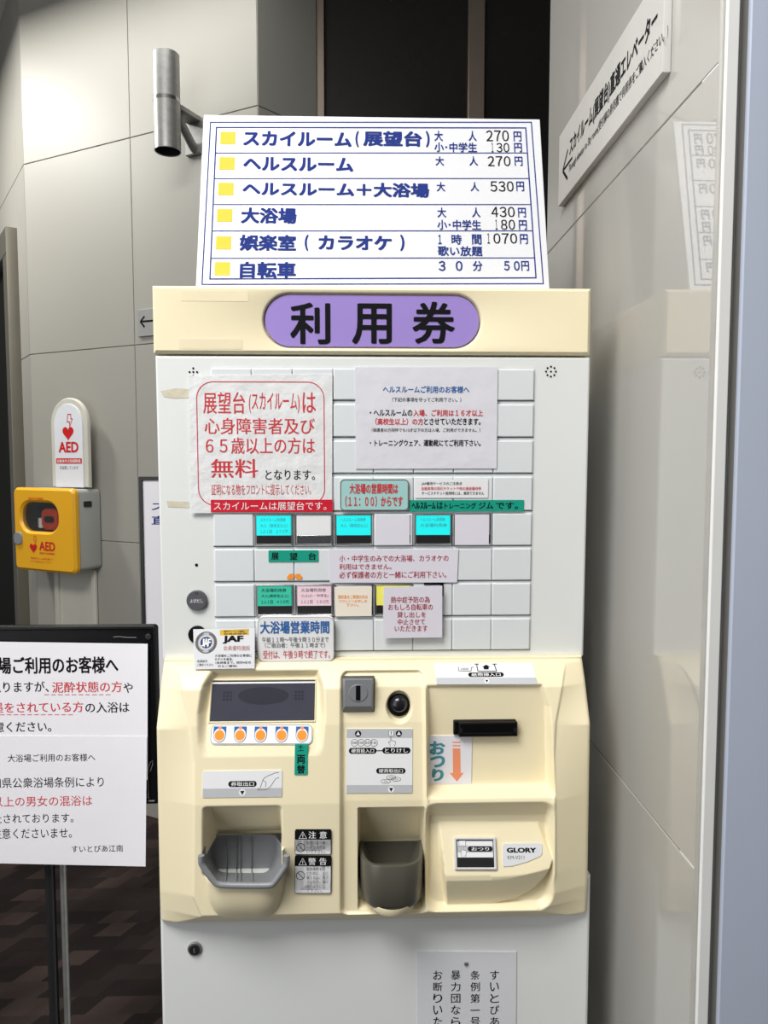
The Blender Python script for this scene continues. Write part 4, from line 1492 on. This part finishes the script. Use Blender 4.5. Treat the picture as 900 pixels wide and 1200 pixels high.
for navy, blk in ROWS:
    b = MB()
    for s_, bx in navy:
        b.text(SB, s_, bx, .0005, M_navy, .040 if bx[3] - bx[1] > 15 else .022)
    b.build('lettering', board)
    if blk:
        b = MB()
        for s_, bx in blk:
            st_ = (bx[2] - bx[0]) / len(s_)
            for k, ch_ in enumerate(s_):
                wd = st_ * (.30 if ch_ == '１' else .84)
                xm_ = bx[0] + st_ * (k + .5)
                b.text(SB, ch_, (xm_ - wd / 2, bx[1], xm_ + wd / 2, bx[3]), .0005, M_black, .012)
        b.build('price_lettering', board)
# prop behind the board
b = MB()
topb = SB.pt((sl + sr) / 2, sz1 * .5, -.005)
for x_ in (-.12, .12):
    foot = Vector((topb.x + x_, topb.y + .045, zcap1 + .003))
    b.tube([Vector((topb.x + x_, topb.y + .002, topb.z)), foot], .003, M_steel, 8)
b.tube([Vector((topb.x - .12, topb.y + .045, zcap1 + .003)), Vector((topb.x + .12, topb.y + .045, zcap1 + .003))], .003, M_steel, 8)
b.build('prop', board)

# ------------------------------------------------------------------ black board on a stand, with two papers
YC = 1.20
BF = Fr((0, YC, 0), (1, 0, 0), (0, 0, 1))
bx1 = BF.px(184.5, 800)[0]; pxc = BF.px(70, 1100)[0]
bx0 = 2 * pxc - bx1
bz1 = BF.px(90, 733.5)[1]; bz0 = BF.px(180, 941)[1]
stand = empty('notice_stand', (pxc, YC, 0), 'black notice board on a slim steel pole left of the ticket machine', 'notice stand')
b = MB(); b.ext(BF, rr(bx0, bz0, bx1, bz1, .006), -.012, 0, M_chalk, .002)
b.build('board', stand)
b = MB(); b.ring(BF, rr(bx0, bz0, bx1, bz1, .006, 4), rr(bx0 + .006, bz0 + .006, bx1 - .006, bz1 - .006, .003, 4), 0, .004, M_blackp, .0015)
b.build('board_frame', stand)
b = MB()
k_ = BF.px(174.5, 745.5); b.ext(BF, ell(*k_, .005, n=18), .0, .006, M_dark, .0012)
b.build('board_screw', stand)
b = MB()
sc_ = [(176, 904), (179, 896), (179, 891), (176.5, 893), (174, 900), (172.5, 908), (173.5, 918), (174, 934), (176, 942)]
b.tube([BF.pt(*BF.px(*p), .0006) for p in sc_], .0006, M_chalkw, 6)
b.tube([BF.pt(*BF.px(*p), .0006) for p in [(172, 932), (174.5, 931), (174.5, 934), (172, 934)]], .0006, M_chalkw, 6)
b.tube([BF.pt(*BF.px(*p), .0006) for p in [(133, 746.5), (140, 746), (150, 747), (160, 747)]], .0008, M_chalkw, 6)
b.build('chalk_scribble', stand)
b = MB(); b.tube([Vector((pxc, YC + .022, .02)), Vector((pxc, YC + .022, bz1 - .05))], .0055, M_steel, 16); b.build('pole', stand)
b = MB(); b.tube([Vector((pxc - .022, YC + .022, .02)), Vector((pxc - .022, YC + .022, bz0 + .02))], .008, M_dark, 12); b.build('pole', stand)
b = MB(); b.ext(Fr((pxc, YC + .022, 0), (1, 0, 0), (0, 1, 0)), ell(0, 0, .15, .13, n=40), 0, .02, M_steel, .006); b.build('base', stand)
cp = .0062
up_pap = notice('paper_notice', 'upper white paper on the black board with bold black and red lines', 'notice', BF,
                [BF.px(*p, cp) for p in ((-83, 913), (172.8, 914), (173, 754.5), (-83, 751))], cp, M_paper,
                [(M_black, [('大浴場ご利用のお客様へ', (-34, 769.5, 138.5, 789.5), .026), ('恐れ入りますが、', (-37, 798.5, 57, 811.5), .012), ('や', (144.5, 800, 155.5, 812), .012),
                            ('の入浴は', (100, 822.8, 151.5, 835.3), .012), ('ご遠慮ください。', (-31, 845.5, 60, 858), .012)]),
                 (M_red, [('泥酔状態の方', (61, 798.6, 143, 811.5), .012), ('入れ墨をされている方', (-36, 822.5, 97.5, 835.3), .012)])])
b = MB()
for x0_, x1_, y_ in ((52, 130, 814), (-40, 85, 837.5)):
    x_ = x0_
    while x_ < x1_:
        b.strip(BF, BF.px(x_, y_, cp), BF.px(x_ + 5.5, y_, cp), .0011, cp + .0003, M_red); x_ += 8
b.build('underline', up_pap)
cp2 = .0078
notice('paper_notice', 'lower white paper hanging below the black board with thin black lines and one red line', 'notice', BF,
       [BF.px(*p, cp2) for p in ((-84, 1010), (170.5, 1015.5), (172, 863), (-84, 862))], cp2, M_paper,
       [(M_black, [('大浴場ご利用のお客様へ', (9, 883.5, 111.5, 892.5), 0), ('愛知県公衆浴場条例により', (-22, 911, 121.5, 923), 0),
                   ('禁止されております。', (-20, 953.5, 86, 964.5), 0), ('ご注意くださいませ。', (-19, 970.5, 84, 982.5), 0), ('すいとぴあ江南', (84, 990.5, 144, 998.5), 0)]),
        (M_red, [('７歳以上の男女の混浴は', (-33, 933, 108, 945), 0)])])

# ------------------------------------------------------------------ sign on the polished wall
rs = RW.off(.006)
a0 = -1.332; a1 = RW.px(786, 88)[0]; b0 = EYE + .448; b1 = EYE + .568
b = MB(); b.ext(RW, rr(a0, b0, a1, b1, .0005), .0005, .010, mat('wall_sign_face', (200, 198, 194), .3), .0008)
ws = b.build('wall_sign'); tag(ws, 'long white wall sign with a black arrow pointing left', 'wall sign')
b = MB(); cS = .0103
dA = lambda x: RW.px(x, 200, cS)[0]
aa = dA(659.5); ab = dA(668)
zm = EYE + .4985
b.strip(RW, (aa, zm), (ab + .012, zm), .0045, cS, M_black)
b.strip(RW, (aa, zm), (aa + .030, zm + .024), .0055, cS, M_black); b.strip(RW, (aa, zm), (aa + .030, zm - .024), .0055, cS, M_black)
b.build('arrow', ws)
b = MB()
b.text(RW, 'スカイルーム(展望台)直通エレベーター', (dA(667), EYE + .502, dA(766), EYE + .536), cS, M_black, .034, raw=True)
b.text(RW, 'Through elevator to Sky room(受付横の券売機で利用券をご購入ください。)', (dA(666.5), EYE + .478, dA(779), EYE + .4955), cS, M_black, .015, raw=True)
b.build('lettering', ws)

# ------------------------------------------------------------------ wall lamp on the back wall
wl = AW.px(226, 140)
lamp_c = AW.pt(wl[0], 0, .17)
zt_l = P(196, 64, lamp_c.y).z; zb_l = P(196, 178, lamp_c.y).z
lx = P(195.5, 120, lamp_c.y).x
lc = Vector((lx, lamp_c.y, 0))
lr = (P(211, 110, lamp_c.y).x - P(180, 110, lamp_c.y).x) / 2
zmid = zb_l + (zt_l - zb_l) * .52
wlamp = empty('wall_lamp', (lc.x, lc.y, zb_l), 'brushed steel cylinder wall lamp left of the price board', 'wall lamp')
b = MB()
N_ = 40
prof = [(.0, zt_l - .004), (lr * .92, zt_l - .004), (lr * .97, zt_l), (lr, zt_l - .002), (lr, zmid + .004)]
b.grid([[Vector((lc.x + r_ * math.cos(2 * math.pi * k / N_), lc.y + r_ * math.sin(2 * math.pi * k / N_), z_)) for k in range(N_ + 1)] for r_, z_ in prof], M_steel)
b.build('upper_shade', wlamp)
b = MB()
prof = [(lr, zmid - .004), (lr, zb_l + .002), (lr * .97, zb_l), (lr * .92, zb_l + .003), (lr * .9, zb_l + .03), (0, zb_l + .03)]
b.grid([[Vector((lc.x + r_ * math.cos(2 * math.pi * k / N_), lc.y + r_ * math.sin(2 * math.pi * k / N_), z_)) for k in range(N_ + 1)] for r_, z_ in prof[:4]], M_steel)
b.grid([[Vector((lc.x + r_ * math.cos(2 * math.pi * k / N_), lc.y + r_ * math.sin(2 * math.pi * k / N_), z_)) for k in range(N_ + 1)] for r_, z_ in prof[3:]], M_dark)
b.build('lower_shade', wlamp)
b = MB()
b.grid([[Vector((lc.x + lr * 1.01 * math.cos(2 * math.pi * k / N_), lc.y + lr * 1.01 * math.sin(2 * math.pi * k / N_), z_)) for k in range(N_ + 1)] for z_ in (zmid - .006, zmid + .006)], M_chrome)
b.build('ring', wlamp)
# bracket: wall plate and a pair of curved arms
foot = lc - AW.o
fa = foot.dot(AW.ux); fc = foot.dot(AW.n)
b = MB()
b.ext(AW, rr(fa - .045, zmid - .13, fa + .045, zmid + .0, .004), 0, .015, M_steel, .003)
b.build('wall_plate', wlamp)
b = MB()
b.ext(AW, rr(fa - .03, zmid - .016, fa + .03, zmid + .002, .002), .012, fc - lr * .9, M_steel, .002)
b.build('arm', wlamp)
b = MB()
pts_ = [AW.pt(fa, zmid - .02, fc - lr - .01), AW.pt(fa, zmid - .05, fc - lr - .03), AW.pt(fa, zmid - .10, .03), AW.pt(fa, zmid - .115, .01)]
b.tube(pts_, .016, M_steel, 12)
b.build('brace', wlamp)
# arrow plate on the back wall
b = MB()
q = AW.rect(163, 361, 206, 393)
b.ext(AW, rr(*q, .002), .0005, .008, mat('arrow_plate_grey', (150, 150, 148), .45), .001)
ap = b.build('arrow_plate'); tag(ap, 'small grey plate with a black left arrow on the back wall', 'wall sign')
b = MB()
p0_, p1_ = AW.px(164.5, 377, .008), AW.px(182, 375.6, .008)
b.strip(AW, p0_, p1_, .008, .0083, M_black)
b.strip(AW, p0_, AW.px(169.5, 370.6, .008), .008, .0083, M_black); b.strip(AW, p0_, AW.px(169.5, 383.4, .008), .008, .0083, M_black)
b.build('arrow', ap)

# ------------------------------------------------------------------ AED cabinet on its stand
def solve_depth():
    best = None
    for i in range(60):
        c = .06 + i * .006
        e = abs(AW.px(86.5, 620, c)[0] - AW.px(119, 620)[0])
        if best is None or e < best[0]:
            best = (e, c)
    return best[1]


adep = solve_depth()
GAPW = .006
aR_ = AW.px(119, 620)[0]
F0 = AW.off(adep)
aL_ = F0.px(16, 620)[0]
zt_a = F0.px(89, 574)[1]; zb_a = F0.px(90, 672.5)[1]
ac = (aL_ + aR_) / 2
aed = empty('aed_cabinet', AW.pt(ac, zb_a, adep / 2), 'yellow fronted AED cabinet with an oval window on a grey case', 'AED cabinet')
b = MB(); b.ext(AW, rr(aL_ + .004, zb_a + .004, aR_, zt_a, .02), GAPW, adep - .026, M_aedg, .004)
b.build('case', aed)
dw = aR_ - aL_; dh = zt_a - zb_a
outer = rr(aL_, zb_a - .004, aR_ + .002, zt_a + .004, .025, 8)
win = rr(aL_ + dw * .13, zb_a + dh * .475, aL_ + dw * .735, zb_a + dh * .835, dh * .16, 8)
b = MB(); b.ring(AW, outer, win, adep - .026, adep, M_aedy, .010)
door = b.build('door', aed); door['label'] = 'yellow door with an oval window'
b = MB()
wi = F0.rect(0, 0, 1, 1)
b.ext(AW, inset(win, -.002), adep - .030, adep - .0255, M_dark)
b.build('window_backing', door)
b = MB()
wc = (aL_ + dw * .52, zb_a + dh * .62)
b.ext(AW, rr(wc[0] - dw * .10, wc[1] - dh * .12, wc[0] + dw * .17, wc[1] + dh * .14, .03), adep - .0255, adep - .014, M_aedo, .008)
b.ext(AW, rr(wc[0] - dw * .04, wc[1] - dh * .03, wc[0] + dw * .12, wc[1] + dh * .05, .012), adep - .014, adep - .012, M_dark, .001)
b.ext(AW, rr(wc[0] - dw * .15, wc[1] - dh * .10, wc[0] - dw * .09, wc[1] + dh * .02, .004), adep - .0255, adep - .018, M_label, .001)
b.build('defibrillator_pouch', door)
b = MB(); b.ext(AW, inset(win, .001), adep - .011, adep - .009, M_glass); b.build('window_pane', door)
b = MB()
b.ext(AW, rr(aL_ + .004, zb_a + dh * .30, aL_ + dw * .15, zb_a + dh * .46, .02), adep - .002, adep + .006, M_grey, .004)
b.build('latch', door)


def heart(cx, cz, s):
    pts = []
    for k in range(40):
        t = -2 * math.pi * k / 40
        x = 16 * math.sin(t) ** 3; y = 13 * math.cos(t) - 5 * math.cos(2 * t) - 2 * math.cos(3 * t) - math.cos(4 * t)
        pts.append((cx + s * x / 17, cz + s * y / 17))
    return pts


def bolt(q, fr, cx, cz, s, c, ink):
    pts = [(-.25, 1.0), (.35, 1.0), (.35, .35), (.6, .35), (.05, -.8), (.1, -.05), (-.4, -.05)]
    q.loop(fr, [(cx + s * u_, cz + s * v_) for u_, v_ in pts[::-1]], s * .12, c, ink)


b = MB()
hc_ = (aL_ + dw * .33, zb_a + dh * .275)
b.flat(AW, heart(*hc_, dw * .065), adep + .0008, M_aedred)
bolt(b, AW, hc_[0] + dw * .03, hc_[1] + dw * .09, dw * .05, adep + .001, M_aedred)
b.text(AW, 'AED', (aL_ + dw * .43, zb_a + dh * .25, aL_ + dw * .69, zb_a + dh * .36), adep + .0008, M_aedred, .03, raw=True)
b.text(AW, '自動体外式除細動器', (aL_ + dw * .43, zb_a + dh * .205, aL_ + dw * .68, zb_a + dh * .23), adep + .0008, M_aedred, .01, raw=True)
b.text(AW, '緊急時にはこの扉を開けて', (aL_ + dw * .28, zb_a + dh * .135, aL_ + dw * .65, zb_a + dh * .16), adep + .0008, M_aedred, 0, raw=True)
b.text(AW, 'ＡＥＤを取り出して下さい', (aL_ + dw * .28, zb_a + dh * .095, aL_ + dw * .62, zb_a + dh * .12), adep + .0008, M_aedred, 0, raw=True)
b.text(AW, '自動体外式除細動器', (aL_ + dw * .27, zb_a + dh * .868, aL_ + dw * .52, zb_a + dh * .895), adep + .0008, M_aedred, .01, raw=True)
b.build('lettering', door)
b = MB(); hq_ = zt_a - dh * .18
Fside = Fr(AW.pt(aR_, hq_, adep * .5), -AW.n, (0, 0, 1))
b.ext(Fside, rr(-.02, -.012, .02, .012, .004), 0, .004, M_dark, .001); b.build('side_latch', aed)
# stand with arched sign above
cS_ = adep * .45
S0 = AW.off(cS_)
sa0 = S0.px(60.5, 540)[0]; sa1 = S0.px(103.5, 540)[0]
sz_t = S0.px(81, 466)[1]
sstand = empty('aed_stand', AW.pt(ac, 0, .06), 'pale floor stand with an arched AED sign behind the yellow cabinet', 'sign stand')
hw = (sa1 - sa0) / 2; mid_ = (sa0 + sa1) / 2


def arch(x0_, z0_, x1_, zt_):
    r_ = (x1_ - x0_) / 2
    return [(x0_, z0_), (x1_, z0_)] + ell((x0_ + x1_) / 2, zt_ - r_ * 1.0, r_, r_, n=20, t0=0, t1=180)


zs0 = zt_a + .006
cA, cB_ = AW.px(69, 700, .004)[0], AW.px(112, 700, .004)[0]
b = MB(); b.ext(AW, arch(sa0, zs0, sa1, sz_t), cS_ - .016, cS_, M_aedf, .005); b.build('sign_frame', sstand)
b = MB(); b.ext(AW, arch(sa0 + .026, zs0, sa1 - .026, sz_t - .026), cS_, cS_ + .004, M_aedw, .001)
sp = b.build('sign_panel', sstand)
sw = sa1 - sa0; sh = sz_t - zs0
b = MB(); c_ = cS_ + .0045
b.flat(AW, heart(mid_, zs0 + sh * .61, sw * .16), c_, M_aedred)
bolt(b, AW, mid_ + sw * .04, zs0 + sh * .735, sw * .14, c_ + .0002, M_aedred)
b.text(AW, 'AED', (mid_ - sw * .27, zs0 + sh * .39, mid_ + sw * .27, zs0 + sh * .51), c_, M_aedred, .035, raw=True)
b.flat(AW, rr(mid_ - sw * .35, zs0 + sh * .265, mid_ + sw * .35, zs0 + sh * .325, .004), c_, M_aedred)
b.text(AW, '自動体外式除細動器', (mid_ - sw * .32, zs0 + sh * .275, mid_ + sw * .32, zs0 + sh * .315), c_ + .0004, M_wink, .01, raw=True)
b.text(AW, 'を設置しています', (mid_ - sw * .25, zs0 + sh * .20, mid_ + sw * .25, zs0 + sh * .24), c_, M_grey_ink, 0, raw=True)
b.build('lettering', sp)
b = MB(); b.ext(AW, rr(cA, .0, cB_, zb_a + .02, .004), .0005, .0045, M_aedf, .001); b.build('column', sstand)
for u_ in (cA, cB_):
    b = MB(); b.ext(AW, rr(u_ - .012, 0, u_ + .012, zb_a - .005, .003), .0045, .018, M_aedf, .003); b.build('column_rail', sstand)
b = MB(); b.ext(AW, rr(sa0 - .05, 0, sa1 + .05, .02, .004), .004, .36, M_aedf, .004); b.build('base', sstand)

# ------------------------------------------------------------------ framed poster panel behind the machine
YP = 2.1
PF = Fr((0, YP, 0), (1, 0, 0), (0, 0, 1))
fa0 = PF.px(164.5, 640)[0]; fz1 = PF.px(172, 558.5)[1]
fa1 = fa0 + .44; fz0 = .62
fs_ = empty('poster_stand', ((fa0 + fa1) / 2, YP, 0), 'black framed white poster stand seen past the left edge of the machine', 'poster stand')
b = MB(); b.ring(PF, rr(fa0, fz0, fa1, fz1, .002, 3), rr(fa0 + .010, fz0 + .010, fa1 - .010, fz1 - .010, .001, 3), -.015, .004, M_frame, .001)
b.build('frame', fs_)
b = MB(); b.ext(PF, rr(fa0 + .010, fz0 + .010, fa1 - .010, fz1 - .010, .001), -.008, -.002, M_paper)
fp = b.build('poster', fs_)
b = MB()
q = PF.rect(177.3, 589, 184.5, 598)
b.text(PF, 'スカイルーム', (q[0], q[1], q[0] + .29, q[3]), -.0015, M_navy, .02, raw=True)
q = PF.rect(177.3, 604.5, 187, 615)
b.text(PF, '直通エレベーター', (q[0], q[1], q[0] + .34, q[3]), -.0015, M_navy, .02, raw=True)
b.build('lettering', fp)
for x_ in (fa0 + .06, fa1 - .06):
    b = MB(); b.tube([Vector((x_, YP + .03, 0.0)), Vector((x_, YP + .012, fz1 - .1))], .009, M_frame, 10); b.build('leg', fs_)
b = MB(); b.tube([Vector(((fa0 + fa1) / 2, YP + .30, 0.0)), Vector(((fa0 + fa1) / 2, YP + .02, fz1 - .15))], .008, M_frame, 10); b.build('leg', fs_)
